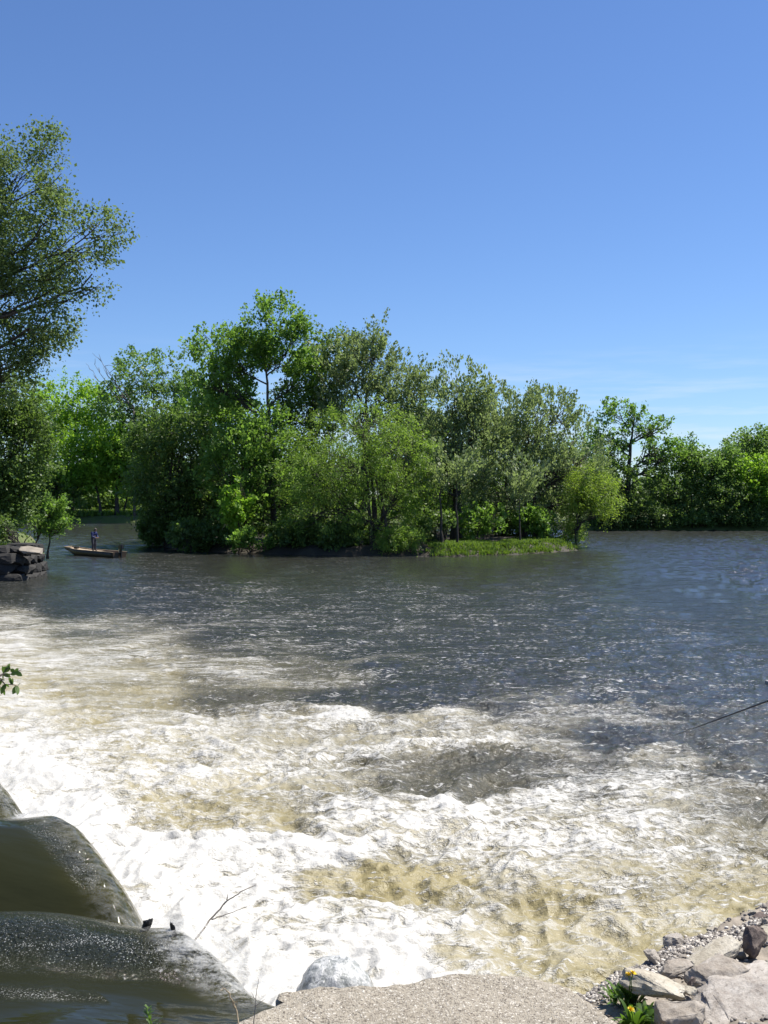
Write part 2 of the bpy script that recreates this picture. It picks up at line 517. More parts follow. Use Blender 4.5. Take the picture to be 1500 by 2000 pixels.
def river_material():
    m, nt, out = mat('river_water')
    g = NT(nt)
    co = g.coord()
    sep = g.n('ShaderNodeSeparateXYZ'); g.l(co, sep.inputs[0])
    rot = math.atan2(CREST_N[1], CREST_N[0])
    flow = g.mapping(co, (0.42, 1.0, 1.0), (0, 0, -rot * 0.5))
    foamA, silt, chop = g.attr('foam'), g.attr('silt'), g.attr('chop')

    def warped(vec, scale, amount):
        c = g.noise(vec, scale, 3, 0.5, color=True)
        wv = g.n('ShaderNodeVectorMath', operation='SUBTRACT'); g.l(c, wv.inputs[0]); wv.inputs[1].default_value = (.5, .5, .5)
        ws = g.n('ShaderNodeVectorMath', operation='SCALE'); g.l(wv.outputs[0], ws.inputs[0]); ws.inputs['Scale'].default_value = amount
        wa = g.n('ShaderNodeVectorMath', operation='ADD'); g.l(vec, wa.inputs[0]); g.l(ws.outputs[0], wa.inputs[1])
        return wa.outputs[0]

    def ridged(n, k): return g.math('SUBTRACT', 1.0, g.math('MULTIPLY', g.math('ABSOLUTE', g.math('SUBTRACT', n, 0.5)), k))
    wp = warped(flow, 0.9, 1.7)
    # boil: a web of foam lines (ridged noise at three sizes) with lumps and fizz
    n1 = g.noise(wp, 1.1, 5, 0.6)
    n2 = g.noise(wp, 3.4, 5, 0.62)
    n6 = g.noise(wp, 9.0, 3, 0.6)
    n3 = g.noise(wp, 0.55, 4, 0.55)
    n4 = g.noise(co, 16, 4, 0.65)
    web = g.math('MULTIPLY', ridged(n1, 6.0), 0.28)
    web = g.math('MULTIPLY_ADD', ridged(n2, 6.0), 0.32, web)
    web = g.math('MULTIPLY_ADD', ridged(n6, 5.0), 0.22, web)
    # downstream: long streaks drawn out by the current
    sv = warped(g.mapping(co, (0.20, 1.15, 1.0), (0, 0, -0.16)), 0.5, 0.9)
    s1 = g.noise(sv, 1.3, 5, 0.66)
    s2 = g.noise(sv, 4.2, 4, 0.66)
    strk = g.math('MULTIPLY_ADD', ridged(s1, 7.0), 0.42, g.math('MULTIPLY', ridged(s2, 6.0), 0.40))
    far = g.maprange(sep.outputs['Y'], 17.0, 30.0, 0, 1, smooth=True)
    lines = g.math('ADD', g.math('MULTIPLY', web, g.math('SUBTRACT', 1.0, g.math('MULTIPLY', far, 0.75))), g.math('MULTIPLY', strk, g.math('MULTIPLY', far, 0.75)))
    pat = g.math('MULTIPLY_ADD', n3, 0.40, lines)
    pat = g.math('MULTIPLY_ADD', n4, 0.48, pat)
    pat = g.math('SUBTRACT', pat, 0.405)
    n5 = g.noise(wp, 0.7, 5, 0.6)
    siltf = g.math('MULTIPLY', g.maprange(silt, 0.10, 0.9), g.maprange(n5, 0.28, 0.6, 0.75, 1.1), clamp=True)
    v = g.math('MULTIPLY_ADD', g.math('SUBTRACT', foamA, 0.5), 0.80, pat)
    v = g.math('MULTIPLY_ADD', siltf, -0.04, v)
    foam = g.maprange(v, 0.50, 0.96, 0, 1, smooth=True)
    foam = g.math('MULTIPLY', foam, g.maprange(foamA, 0.0, 0.06))
    # flecks of broken water and sun glitter, painted as clustered white specks
    spv = g.mapping(co, (0.5, 1.3, 1.0), (0, 0, 0.10))
    sp = g.noise(spv, 9.0, 4, 0.66)
    clus = g.maprange(g.noise(spv, 0.9, 4, 0.6), 0.40, 0.62)
    fl = g.maprange(g.math('MULTIPLY_ADD', clus, 0.10, sp), 0.628, 0.725, 0, 1, smooth=True)
    glint_speck = g.math('MULTIPLY', fl, g.maprange(foamA, 0.03, 0.24, 0.0, 0.9))
    foam = g.math('MAXIMUM', foam, glint_speck)
    # water body: clear brown river, silt-laden boil, milky aerated water under the foam
    milk = g.math('MULTIPLY_ADD', g.math('SUBTRACT', g.math('MULTIPLY_ADD', n2, 0.5, g.math('MULTIPLY', n5, 0.7)), 0.6), 1.3, foamA)
    milk = g.maprange(milk, 0.34, 0.95, 0, 0.95, smooth=True)
    deep = c4(0.029, 0.031, 0.0275)
    tan = c4(0.250, 0.213, 0.106)
    wcol = g.mix(siltf, deep, tan)
    wcol = g.mix(milk, wcol, c4(0.335, 0.306, 0.220))
    colr = g.mix(foam, wcol, c4(0.50, 0.49, 0.455))
    body = g.math('MAXIMUM', g.math('MAXIMUM', foam, g.math('MULTIPLY', milk, 0.6)), g.math('MULTIPLY', siltf, 0.8))
    rough = g.math('MAXIMUM', g.maprange(body, 0, 1, 0.10, 0.5), g.math('MULTIPLY', g.maprange(sep.outputs['Y'], 40.0, 100.0, 0.1, 0.16), g.maprange(chop, 0.02, 0.06, 0.4, 1.0)))
    # ripples
    b1 = g.noise(flow, 2.2, 3, 0.55)
    b2 = g.noise(co, 8.0, 4, 0.6)
    rip = g.math('ADD', g.math('MULTIPLY', b1, 1.0), g.math('MULTIPLY', b2, 0.36))
    rip = g.math('ADD', rip, g.math('MULTIPLY', foam, 0.18))
    b3 = g.noise(g.mapping(co, (0.30, 1.0, 1.0), (0, 0, 0.08)), 0.9, 4, 0.6)
    rip = g.math('ADD', rip, g.math('MULTIPLY', b3, g.maprange(sep.outputs['Y'], 35.0, 80.0, 0.0, 0.8)))
    strength = g.maprange(chop, 0.015, 0.10, 0.30, 1.1)
    strength = g.math('MULTIPLY', strength, g.maprange(body, 0.0, 1.0, 1.0, 0.38))
    strength = g.math("MULTIPLY", strength, g.maprange(sep.outputs["Y"], 50.0, 90.0, 1.0, 0.45))
    nrm = g.bump(rip, strength, 0.2)
    nrm2 = g.bump(g.noise(co, 30, 3, 0.6), g.maprange(chop, 0.03, 0.12, 0.1, 0.4), 0.02, nrm)
    sh = g.principled(colr, rough, nrm2, IOR=1.33)
    g.l(sh, out.inputs[0])
    return m


river = link('river', build_river(), river_material())
tag(river, 'brown river below the dam, white with foam near the falls', None, kind='structure')


# ------------------------------------------------------------------ terrain
def poly_sd(px, py, poly):
    """signed distance, positive inside"""
    poly = np.asarray(poly, float)
    d = np.full(px.shape, 1e9); ins = np.zeros(px.shape, bool)
    n = len(poly)
    for i in range(n):
        a, b = poly[i], poly[(i + 1) % n]
        e = b - a
        t = np.clip(((px - a[0]) * e[0] + (py - a[1]) * e[1]) / (e @ e), 0, 1)
        d = np.minimum(d, np.hypot(px - a[0] - t * e[0], py - a[1] - t * e[1]))
        c = ((a[1] > py) != (b[1] > py)) & (px < (b[0] - a[0]) * (py - a[1]) / (b[1] - a[1] + 1e-12) + a[0])
        ins ^= c
    return np.where(ins, d, -d)


def terrain(name, poly, top, slope, nx, ny, rough=0.1, rs=0.5, mats=None, pad=3.0, low=-1.0, warp=0.6, ws=0.4, xs=None, ys=None):
    poly = np.asarray(poly, float)
    x0, y0 = poly.min(0) - pad; x1, y1 = poly.max(0) + pad
    xs = np.linspace(x0, x1, nx) if xs is None else xs
    ys = np.linspace(y0, y1, ny) if ys is None else ys
    X, Y = np.meshgrid(xs, ys, indexing='ij')
    sd = poly_sd(X, Y, poly) + warp * fbm2(X * ws, Y * ws, 3)
    z = np.clip(sd * slope, low, top) + rough * fbm2(X * rs + 3, Y * rs, 4) * sstep(-0.5, 1.0, sd)
    z = np.where(sd > 0, z + 0.0, z)
    v = np.stack([X, Y, z], -1).reshape(-1, 3)
    me = new_mesh(name, v, grid_faces(nx, ny))
    if me.polygons[0].normal.z < 0: me.flip_normals()
    o = link(name, me, mats)
    return o, (lambda x, y: float(np.clip((poly_sd(np.array([x]), np.array([y]), poly)[0]) * slope, low, top)))


def hz(o):
    tag(o, kind='structure'); return o


ground = link('ground', new_mesh('ground', [(-4000, -4000, -1.6), (4000, -4000, -1.6), (4000, 4000, -1.6), (-4000, 4000, -1.6)], [(0, 1, 2, 3)]), M['soil'])
hz(ground)
ISL = [PZ(285, 1061, 0)[:2], PZ(330, 1070, 0)[:2], PZ(420, 1078, 0)[:2], PZ(520, 1082, 0)[:2], PZ(640, 1085, 0)[:2], PZ(770, 1087, 0)[:2],
       PZ(900, 1086, 0)[:2], PZ(1010, 1083, 0)[:2], PZ(1125, 1075, 0)[:2], PZ(1120, 1069, 0)[:2], np.array((16., 112)), np.array((8., 124)), np.array((-10., 126)), np.array((-24., 118))]
island, isl_h = terrain('island_ground', ISL, 0.75, 0.55, 130, 90, 0.12, 0.5, M['soil'], warp=0.35); hz(island)
FARB = [(-420, 165), (-150, 176), (-95, 181), (-40, 184), (-5, 181), (14, 168), (24, 150), (29, 145), (60, 143.5), (110, 142), (260, 150), (480, 165), (480, 900), (-420, 900)]
far_ys = np.concatenate([np.linspace(136, 200, 90), np.linspace(205, 900, 24)])
far_bank, far_h = terrain('far_bank', FARB, 1.3, 0.5, 260, len(far_ys), 0.25, 0.12, M['bank_grass'], warp=0.7, ws=0.25, xs=np.linspace(-300, 300, 260), ys=far_ys); hz(far_bank)
far_land = link('far_land', new_mesh('far_land', [(-4000, 890, 1.2), (4000, 890, 1.2), (4000, 4000, 2), (-4000, 4000, 2)], [(0, 1, 2, 3)]), M['bank_grass']); hz(far_land)
LB = [(-23.2, 62.2), (-23.4, 66), (-24.5, 72), (-27, 80), (-30, 90), (-60, 110), (-140, 130), (-140, 62.2)]
left_bank, lb_h = terrain('left_bank', LB, 1.75, 1.5, 110, 70, 0.15, 0.4, M['bank_grass'], warp=0.2); hz(left_bank)
#PART2
# ------------------------------------------------------------------ trees
def leaves_mesh(name, base, dirs, L, spread, n, leaf_l, leaf_w, droop=0.0, upn=0.5, align=0.6, taper=0.4):
    """n leaves round each shoot; every leaf is a folded rhombus of four corners"""
    k = len(base)
    u = RNG.uniform(0, 1, (k, n, 1)) ** 0.8
    LL = (L * RNG.uniform(0.6, 1.25, (k, 1, 1)))
    off = RNG.normal(size=(k, n, 3)) * spread * (1 - taper * u)
    p = base[:, None, :] + dirs[:, None, :] * u * LL + off
    p[..., 2] -= droop * (u[..., 0] * LL[..., 0]) ** 1.4
    p = p.reshape(-1, 3)
    m = len(p)
    ax = dirs[:, None, :] * align + RNG.normal(size=(k, n, 3)) * (1 - align) * 0.9
    ax[..., 2] -= droop * 1.2
    ax = ax.reshape(-1, 3); ax /= np.linalg.norm(ax, axis=1)[:, None] + 1e-9
    nr = RNG.normal(size=(m, 3)) * (1 - upn); nr[:, 2] += upn
    sd = np.cross(ax, nr); sd /= np.linalg.norm(sd, axis=1)[:, None] + 1e-9
    sz = np.clip(RNG.lognormal(-.12, .36, (m, 1)), .4, 2.0)
    ll, ww = leaf_l * sz, leaf_w * sz
    v = np.stack([p - ax * ll * 0.5, p + sd * ww * 0.5 + ax * ll * 0.05, p + ax * ll * 0.5, p - sd * ww * 0.5 + ax * ll * 0.05], 1)
    q = np.arange(m * 4).reshape(m, 4)
    return new_mesh(name, v.reshape(-1, 3), q, smooth=False)


STYLE = {
    #            leaf l/w       shoot L, spread   per-shoot  up    droop
    'maple':  dict(l=.27, w=.20, L=1.0, sp=.30, n=26, up=.75, droop=.0, upn=.45, mat='leaf_maple', bark='bark_dark', cl=.45, thr=-.08),
    'silver': dict(l=.27, w=.16, L=1.7, sp=.20, n=30, up=1.25, droop=.0, upn=.3, mat='leaf_silver', bark='bark_dark', cl=.42, thr=-.12, align=.75),
    'willow': dict(l=.24, w=.07, L=1.3, sp=.30, n=46, up=.35, droop=.35, upn=.3, mat='leaf_willow', bark='bark_dark', cl=.42, thr=-.14, align=.6),
    'cotton': dict(l=.20, w=.14, L=1.1, sp=.26, n=24, up=.25, droop=.12, upn=.3, mat='leaf_cottonwood', bark='bark_dark', cl=.30, thr=-.12),
    'bright': dict(l=.36, w=.25, L=1.2, sp=.42, n=24, up=.4, droop=.1, upn=.5, mat='leaf_bright', bark='bark_dark', cl=.25, thr=-.28),
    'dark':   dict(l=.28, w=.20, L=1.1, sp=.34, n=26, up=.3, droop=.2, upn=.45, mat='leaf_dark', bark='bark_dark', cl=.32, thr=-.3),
    'far':    dict(l=.33, w=.24, L=1.1, sp=.42, n=24, up=.5, droop=.05, upn=.45, mat='leaf_far', bark='bark_dark', cl=.28, thr=-.22),
}


def tree(name, label, bpx, Y, bz, lobes, style, N, group=None, trunk_r=0.3, fork=0.35, lean=None, cat='tree', stems=1, limbs=True, depth=1.0, crown='crown', trunk='trunk', twigs=26):
    """lobes: (px, py, rx, ry[, dY]) ellipses read off the photograph at distance Y + dY"""
    st = STYLE[style] if isinstance(style, str) else style
    sc = Y / FPX
    bx = (bpx - 750) * sc
    root = empty(name, (bx, Y, bz), label, cat, group)
    o = np.array((bx, Y, bz))
    lob = []
    for L_ in lobes:
        px, py, rx, ry = L_[:4]; dY = L_[4] if len(L_) > 4 else 0.0
        c = P(px, py, Y + dY) - o
        if st['up'] > 1: c[2] -= 0.75
        s2 = (Y + dY) / FPX
        lob.append((c, 1.07 * np.array((rx * s2, (rx + ry) * 0.5 * s2 * depth, ry * s2))))
    area = np.array([r[0] * r[1] + r[0] * r[2] + r[1] * r[2] for _, r in lob])
    shoots = N * 1.3 / st['n']
    B, Dr = [], []
    for (c, r), a in zip(lob, area / area.sum()):
        k = max(6, int(shoots * a * 1.5))
        d = RNG.normal(size=(k, 3)); d /= np.linalg.norm(d, axis=1)[:, None]
        rad = RNG.uniform(0.12, 1, k) ** 0.42
        wob = 1 + 0.24 * noise3(d * 1.9 + c * 0.7)
        p = c + d * r * (rad * wob)[:, None]
        keep = noise3((p + o) * st['cl']) > st['thr']
        keep &= p[:, 2] > 0.15
        p, d = p[keep], d[keep]
        dr = d * np.array((1, 1, 0.7)); dr[:, 2] += st['up']
        dr += RNG.normal(size=dr.shape) * 0.28
        dr /= np.linalg.norm(dr, axis=1)[:, None]
        B.append(p); Dr.append(dr)
    allp = np.concatenate(B); alld = np.concatenate(Dr)
    me = leaves_mesh(name + '_' + crown, allp, alld, st['L'], st['sp'], st['n'], st['l'], st['w'], st['droop'], st['upn'], st.get('align', .55))
    link(crown, me, M[st['mat']], root)
    # trunk and limbs
    tb = Tubes()
    top = max(c[2] + r[2] * 0.6 for c, r in lob)
    mc = np.mean([c for c, _ in lob], axis=0)
    for s in range(stems):
        off = np.array((RNG.normal() * 0.35, RNG.normal() * 0.35, 0)) if stems > 1 else np.zeros(3)
        tx = mc[:2] * 0.75 + (RNG.normal(size=2) * 0.9 if stems > 1 else 0)
        if lean is not None: tx = np.array(lean)
        end = np.array((tx[0], tx[1], top * 0.93))
        n = 12
        pts = curve_pts(off + np.array((0, 0, -0.5)), end, n, jit=0.012)
        tt = np.linspace(0, 1, n)
        pts[:, :2] = off[:2] + (end[:2] - off[:2]) * (tt ** 1.6)[:, None] + RNG.normal(size=(n, 2)) * 0.05
        rad = trunk_r * (1 - tt * 0.93); rad[0] *= 1.5; rad[1] *= 1.12
        tb.add(pts, rad, 9, 0.08)
        if limbs:
            mine = [x for i, x in enumerate(lob) if i % stems == s]
            for c, r in mine:
                zz = max(c[2] - r[2] * 0.9 - 0.25 * np.hypot(*(c[:2] - end[:2])), top * fork * RNG.uniform(0.7, 1.1))
                f = np.clip(zz / (top * 0.93), 0.08, 0.85)
                i = f * (n - 1); i0 = int(i)
                a = pts[i0] + (pts[min(i0 + 1, n - 1)] - pts[i0]) * (i - i0)
                lr = trunk_r * (1 - f) * 0.62 + 0.03
                lp = curve_pts(a, c + np.array((0, 0, r[2] * 0.35)), 9, sag=-0.06, jit=0.022)
                tb.add(lp, np.linspace(lr, lr * 0.3, 9), 7, 0.06)
                near = np.nonzero((((allp - c) / r) ** 2).sum(1) < 1.3)[0]
                if len(near):
                    for q in RNG.choice(near, min(len(near), twigs), replace=False):
                        e = allp[q]
                        j = RNG.integers(2, 8)
                        tb.add(curve_pts(lp[j], e, 5, sag=-0.04, jit=0.03), np.linspace(lr * 0.34, 0.015, 5), 4)
    link(trunk, tb.mesh(name + '_' + trunk), M[st['bark']], root)
    return root


# --- island
YI = 96
tree('maple_tree', 'tallest leafy maple on the island with a bare dark trunk below its domed crown', 534, 98, .6,
     [(530, 640, 62, 52), (500, 690, 50, 40), (575, 680, 32, 45), (430, 690, 55, 45, -1), (410, 760, 42, 55, -1), (455, 765, 36, 40, 1), (590, 745, 30, 36, 2), (535, 700, 40, 28)],
     'maple', 15500, trunk_r=.34, fork=.5)
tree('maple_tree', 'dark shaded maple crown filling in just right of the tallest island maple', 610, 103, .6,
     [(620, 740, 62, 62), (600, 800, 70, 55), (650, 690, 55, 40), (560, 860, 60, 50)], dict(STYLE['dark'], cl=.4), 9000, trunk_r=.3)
tree('silver_maple_tree', 'pale spiky-topped silver maple standing behind the yellow-green island willow', 705, 100, .6,
     [(705, 700, 45, 62), (735, 685, 30, 48), (660, 720, 45, 45), (780, 740, 45, 60), (815, 790, 36, 70), (700, 790, 75, 60), (770, 840, 60, 60), (690, 655, 16, 30), (735, 645, 14, 26)],
     'silver', 16000, trunk_r=.33)
tree('silver_maple_tree', 'silvery-leaved maple with two thin leading shoots at the island centre', 890, 98, .5,
     [(885, 800, 62, 62), (890, 745, 24, 45), (920, 760, 26, 45), (850, 850, 52, 70), (930, 860, 70, 70), (880, 930, 80, 60), (960, 800, 45, 60), (840, 920, 45, 50)],
     'silver', 17000, trunk_r=.3, stems=3)
tree('silver_maple_tree', 'broad grey-green maple with rounded top near the right end of the island', 1035, 102, .5,
     [(1010, 800, 62, 55), (1060, 820, 62, 62), (1100, 800, 30, 36), (1120, 870, 52, 62), (1000, 880, 70, 62), (1060, 930, 75, 60), (1140, 900, 42, 55), (960, 840, 50, 60), (1095, 985, 46, 38), (980, 965, 60, 46)],
     'silver', 19000, trunk_r=.28, stems=3)
tree('willow_tree', 'large yellow-green willow at the water edge in the middle of the island', 735, 89, .3,
     [(720, 830, 80, 50), (640, 860, 62, 55), (780, 880, 60, 60), (680, 920, 85, 60), (600, 930, 52, 60), (760, 960, 70, 55), (640, 1000, 70, 45), (800, 940, 40, 60), (740, 1030, 75, 38), (610, 985, 50, 50)],
     'willow', 33000, trunk_r=.2, stems=4, fork=.2)
tree('willow_tree', 'small light yellow willow in front of the trees at the right tip of the island', 1122, 99.5, .5,
     [(1150, 945, 34, 26), (1178, 965, 24, 24), (1140, 985, 34, 22), (1162, 1000, 26, 16), (1125, 960, 22, 28), (1140, 1018, 26, 16), (1118, 1035, 24, 14)], dict(STYLE['willow'], mat='leaf_willow_pale'), 9500, trunk_r=.11, stems=2, fork=.2)
tree('maple_tree', 'dark leafy tree hanging over the channel at the left end of the island', 335, 101, .5,
     [(340, 850, 70, 55), (300, 890, 50, 60), (380, 900, 60, 70), (320, 960, 62, 62), (380, 990, 62, 52), (295, 990, 35, 45), (340, 1025, 50, 30), (420, 950, 40, 70)],
     dict(STYLE['dark']), 17000, trunk_r=.25, stems=2, fork=.2)
tree('maple_tree', 'round-crowned green maple left of the tallest island maple above the dark one', 395, 105, .6,
     [(400, 800, 62, 50), (360, 840, 50, 45), (450, 830, 50, 60), (430, 780, 40, 40), (480, 850, 45, 60)], 'maple', 11000, trunk_r=.27, stems=2)
tree('maple_tree', 'mid-green maple above the shady bank between dark tree and island willow', 478, 95, .5,
     [(470, 880, 62, 60), (520, 860, 55, 60), (440, 930, 50, 50), (500, 940, 62, 60), (545, 930, 40, 60), (470, 990, 50, 40), (520, 1010, 50, 36)],
     'maple', 14000, trunk_r=.24, stems=2, fork=.25)
tree('maple_tree', 'green tree filling the gap behind the willow and the silvery maple', 830, 104, .6,
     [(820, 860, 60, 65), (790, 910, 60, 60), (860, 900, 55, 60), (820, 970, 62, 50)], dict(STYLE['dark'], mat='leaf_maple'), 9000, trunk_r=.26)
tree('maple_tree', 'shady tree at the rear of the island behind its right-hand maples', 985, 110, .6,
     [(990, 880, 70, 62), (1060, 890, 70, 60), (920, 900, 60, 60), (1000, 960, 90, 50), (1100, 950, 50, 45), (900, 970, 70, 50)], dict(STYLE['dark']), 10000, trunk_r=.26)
tree('maple_tree', 'shady tree deep in the island behind its left-hand trees', 480, 112, .6,
     [(480, 900, 80, 62), (400, 920, 80, 60), (560, 910, 80, 62), (660, 910, 80, 62), (480, 980, 90, 50), (600, 990, 90, 45), (380, 1000, 70, 35)], dict(STYLE['dark']), 11000, trunk_r=.26, stems=2)

# shrubs along the island waterline
SHR = [
    ('dark leafy shrub trailing in the water at the left tip of the island', 300, 101.5, [(300, 1035, 22, 22), (325, 1045, 26, 20)], 'dark', 2600),
    ('low dark shrub under the leaning tree near the left tip of the island', 375, 93, [(370, 1045, 38, 26), (410, 1050, 30, 24)], 'dark', 3000),
    ('pale green shrub tuft on the bank below the mid-green maple', 488, 89.5, [(480, 1055, 28, 17), (505, 1060, 22, 14)], 'maple', 2000),
    ('upright light green shrub below the mid-green maple on the island', 465, 91, [(462, 985, 24, 34), (470, 950, 16, 20)], 'bright', 1600),
    ('dark shrub hiding the island bank left of the big willow', 575, 90, [(560, 1050, 40, 26), (600, 1045, 36, 30)], 'dark', 3200),
    ('shadowed shrub at the foot of the big willow on its left', 660, 89, [(650, 1052, 40, 26), (695, 1055, 30, 24)], 'dark', 3200),
    ('willow shrub touching the water right under the big willow', 790, 86.6, [(770, 1058, 32, 24), (805, 1060, 28, 20)], 'willow', 4200),
    ('green shrub in the shade between willow and slim trunks', 850, 91, [(845, 1030, 34, 26), (875, 1040, 26, 20)], 'dark', 2600),
    ('leafy green shrub behind the sunlit grass of the island', 940, 95, [(930, 1020, 34, 26), (965, 1015, 36, 28)], 'maple', 3000),
    ('green shrub behind the grassy right tip of the island', 1050, 98, [(1040, 1020, 36, 24), (1075, 1025, 30, 22)], 'maple', 2800),
]
for lab, bx, Y, lo, sty, n in SHR:
    tree('shrub', lab, bx, Y, .2, lo, dict(STYLE[sty], L=.6, sp=.22), n, group='shrubs along the island shore', trunk_r=.06, stems=3, fork=.1, cat='shrub', crown='foliage', trunk='stem')

for i, (bx, Y, lo) in enumerate([(340, 110, [(330, 1030, 50, 26), (370, 1035, 40, 24)]), (430, 114, [(430, 1025, 55, 28), (480, 1030, 45, 26)]), (550, 116, [(540, 1022, 60, 28), (600, 1025, 50, 28)]),
                           (680, 114, [(670, 1022, 60, 30), (730, 1025, 50, 28)]), (800, 112, [(790, 1022, 55, 28), (840, 1026, 45, 26)]), (905, 112, [(900, 1020, 50, 28), (945, 1024, 45, 26)]),
                           (1000, 110, [(1000, 1022, 45, 26), (1045, 1024, 40, 26)]), (1085, 108, [(1085, 1026, 36, 24), (1110, 1034, 24, 18)])]):
    tree('shrub', ['dark thicket shrub at the rear of the island behind its left tip', 'dark thicket shrub behind the leaning tree of the island', 'dark thicket shrub behind the mid-green island maple', 'dark thicket shrub behind the big island willow', 'dark thicket shrub behind the shrub touching the water', 'dark thicket shrub behind the silvery island maple', 'dark thicket shrub behind the sunlit island grass', 'dark thicket shrub behind the small yellow willow'][i], bx, Y, .4, lo, dict(STYLE['dark'], L=.7, sp=.3), 2600, group='rear thicket of the island', trunk_r=.06, stems=3, fork=.1, cat='shrub', crown='foliage', trunk='stem')

# slim trunks standing in the sun on the island
for lab, px, top, Y, r in [
    ('slim dark tree stem rising from the island grass below the silvery maple', 893, 900, 88.6, .12),
    ('thicker leaning stem beside the slim one below the silvery maple', 862, 900, 89.5, .17),
    ('short slim stem among the shrubs near the right tip of the island', 1016, 930, 93, .12)]:
    tree('tree', lab, px, Y, .35, [(px + 4, top, 26, 30), (px - 12, top + 22, 22, 22)], 'silver', 1500, group='slim stems on the island', trunk_r=r, limbs=False)

# --- far bank on the left, across the channel
FL = [
    ('tall green tree with a bare grey branch at its left, behind the boat channel', 300, 176 + 14, [(270, 730, 52, 42), (325, 735, 42, 45), (240, 790, 50, 45), (310, 800, 70, 50), (370, 770, 30, 50), (280, 860, 62, 50)], 'far', 9500, .5),
    ('bright green rounded tree behind the leaning left-bank foliage', 140, 196, [(140, 785, 62, 50), (195, 800, 42, 45), (90, 800, 52, 50), (150, 850, 80, 52), (210, 850, 40, 40)], 'bright', 8500, .45),
    ('bright green tree with a single thick dark trunk on the far shore', 228, 187.5, [(225, 880, 45, 45), (190, 900, 45, 40), (265, 890, 40, 50), (240, 930, 50, 30)], 'bright', 6000, .42),
    ('bright green tree left of the thick trunk, its thin trunk on the far shore', 197, 187, [(160, 890, 45, 45), (120, 900, 50, 48), (180, 930, 38, 26), (140, 945, 42, 28)], 'bright', 6000, .3),
    ('slender forked tree right of the thick trunk on the far shore', 242, 190, [(290, 900, 40, 55), (262, 930, 30, 30), (310, 950, 30, 40)], 'far', 3600, .2),
    ('bushy tree at the water behind the left bank foliage', 110, 186, [(110, 960, 42, 36), (60, 940, 52, 50), (135, 985, 26, 22)], 'dark', 5000, .3),
]
for lab, bx, Y, lo, sty, n, r in FL:
    tree('tree', lab, bx, Y, 1.2, lo, dict(STYLE[sty], l=STYLE[sty]['l'] * 1.35, w=STYLE[sty]['w'] * 1.4, L=1.5, sp=.55, cl=.2), n, group='trees on the far left shore', trunk_r=r, fork=.45)
# the bare limb
tb = Tubes()
o0 = P(262, 800, 186); root = empty('bare_branch', (o0[0], o0[1], 1.2), 'dead leafless grey branch fanning out above the bright green trees', 'branch')
off = np.array((o0[0], o0[1], 1.2))
a0 = P(262, 800, 186) - off
tb.add(curve_pts((0, 0, -.3), a0, 8, jit=.01), np.linspace(.28, .16, 8), 7)
for ex, ey in [(185, 712), (198, 706), (205, 715), (218, 735), (182, 725), (230, 742)]:
    e = P(ex, ey, 186) - off
    lp = curve_pts(a0, e, 8, jit=.03, sag=-.05); tb.add(lp, np.linspace(.13, .03, 8), 5)
    for _ in range(5):
        i = RNG.integers(3, 8); tb.add(curve_pts(lp[i], lp[i] + RNG.normal(size=3) * np.array((.8, .5, .5)) + np.array((-.5, 0, 1.)), 4, jit=.04), np.linspace(.05, .02, 4), 4)
link('limb', tb.mesh('bare_limb'), M['bark_bare'], root)

# --- far bank on the right
FR = [
    ('gnarled spreading cottonwood with sky gaps between its heavy limbs, right of the island', 1222, 149, [(1208, 812, 34, 26), (1190, 850, 40, 28), (1240, 815, 22, 18), (1262, 838, 30, 20), (1292, 835, 20, 16), (1230, 865, 22, 20), (1280, 880, 44, 30), (1180, 900, 45, 45), (1310, 905, 40, 40)], dict(STYLE['far'], mat='leaf_maple', cl=.42, thr=-.05, L=.8, sp=.32), 9500, .62, .42),
    ('dense dark tree low beneath the gnarled cottonwood', 1215, 147, [(1200, 950, 55, 50), (1250, 950, 50, 45), (1180, 985, 45, 36), (1240, 1000, 60, 30)], 'dark', 6500, .3, .3),
    ('narrow upright tree standing alone against the haze right of the cottonwood', 1350, 150, [(1352, 875, 18, 24), (1345, 905, 22, 28), (1360, 930, 26, 36)], 'far', 3000, .24, .4),
    ('rounded grey-green tree right of the narrow upright one', 1398, 148, [(1395, 895, 34, 28), (1420, 905, 26, 30), (1390, 940, 42, 40)], 'far', 5000, .3, .4),
    ('dark tree with spiky crown rising at the right edge of the far shore', 1470, 152, [(1475, 858, 30, 22), (1440, 880, 28, 22), (1505, 870, 26, 30), (1470, 900, 44, 32), (1500, 920, 50, 40)], 'far', 6500, .36, .4),
    ('sunlit bright green tree low at the right edge of the far shore', 1470, 147.5, [(1465, 920, 34, 26), (1500, 930, 34, 30), (1480, 960, 40, 30)], 'bright', 5000, .28, .35),
    ('shady tree between cottonwood and rounded tree on the far right shore', 1318, 148.5, [(1320, 950, 50, 50), (1290, 975, 40, 36), (1350, 980, 45, 36), (1315, 1005, 55, 26)], 'dark', 6000, .3, .3),
    ('shady tree below the rounded grey-green tree on the far right shore', 1420, 147, [(1415, 975, 50, 40), (1380, 985, 40, 36), (1455, 990, 42, 34), (1420, 1010, 60, 22)], 'dark', 6000, .3, .3),
    ('shady tree partly cut by the right edge of the frame', 1500, 146.5, [(1500, 990, 44, 36), (1545, 960, 50, 60), (1510, 1010, 50, 22)], 'dark', 5000, .3, .3),
    ('tree just beyond the right edge of the frame', 1590, 150, [(1590, 900, 60, 50), (1640, 930, 60, 60), (1600, 970, 80, 50)], 'far', 6000, .36, .35),
    ('green tree seen between island tip and cottonwood', 1150, 156, [(1150, 880, 40, 40), (1130, 930, 50, 50), (1165, 960, 45, 45), (1120, 985, 60, 36)], 'far', 6000, .32, .3),
]
for lab, bx, Y, lo, sty, n, r, fk in FR:
    tree('tree', lab, bx, Y, 1.1, lo, sty, n, group='trees on the far right shore', trunk_r=r, fork=fk)

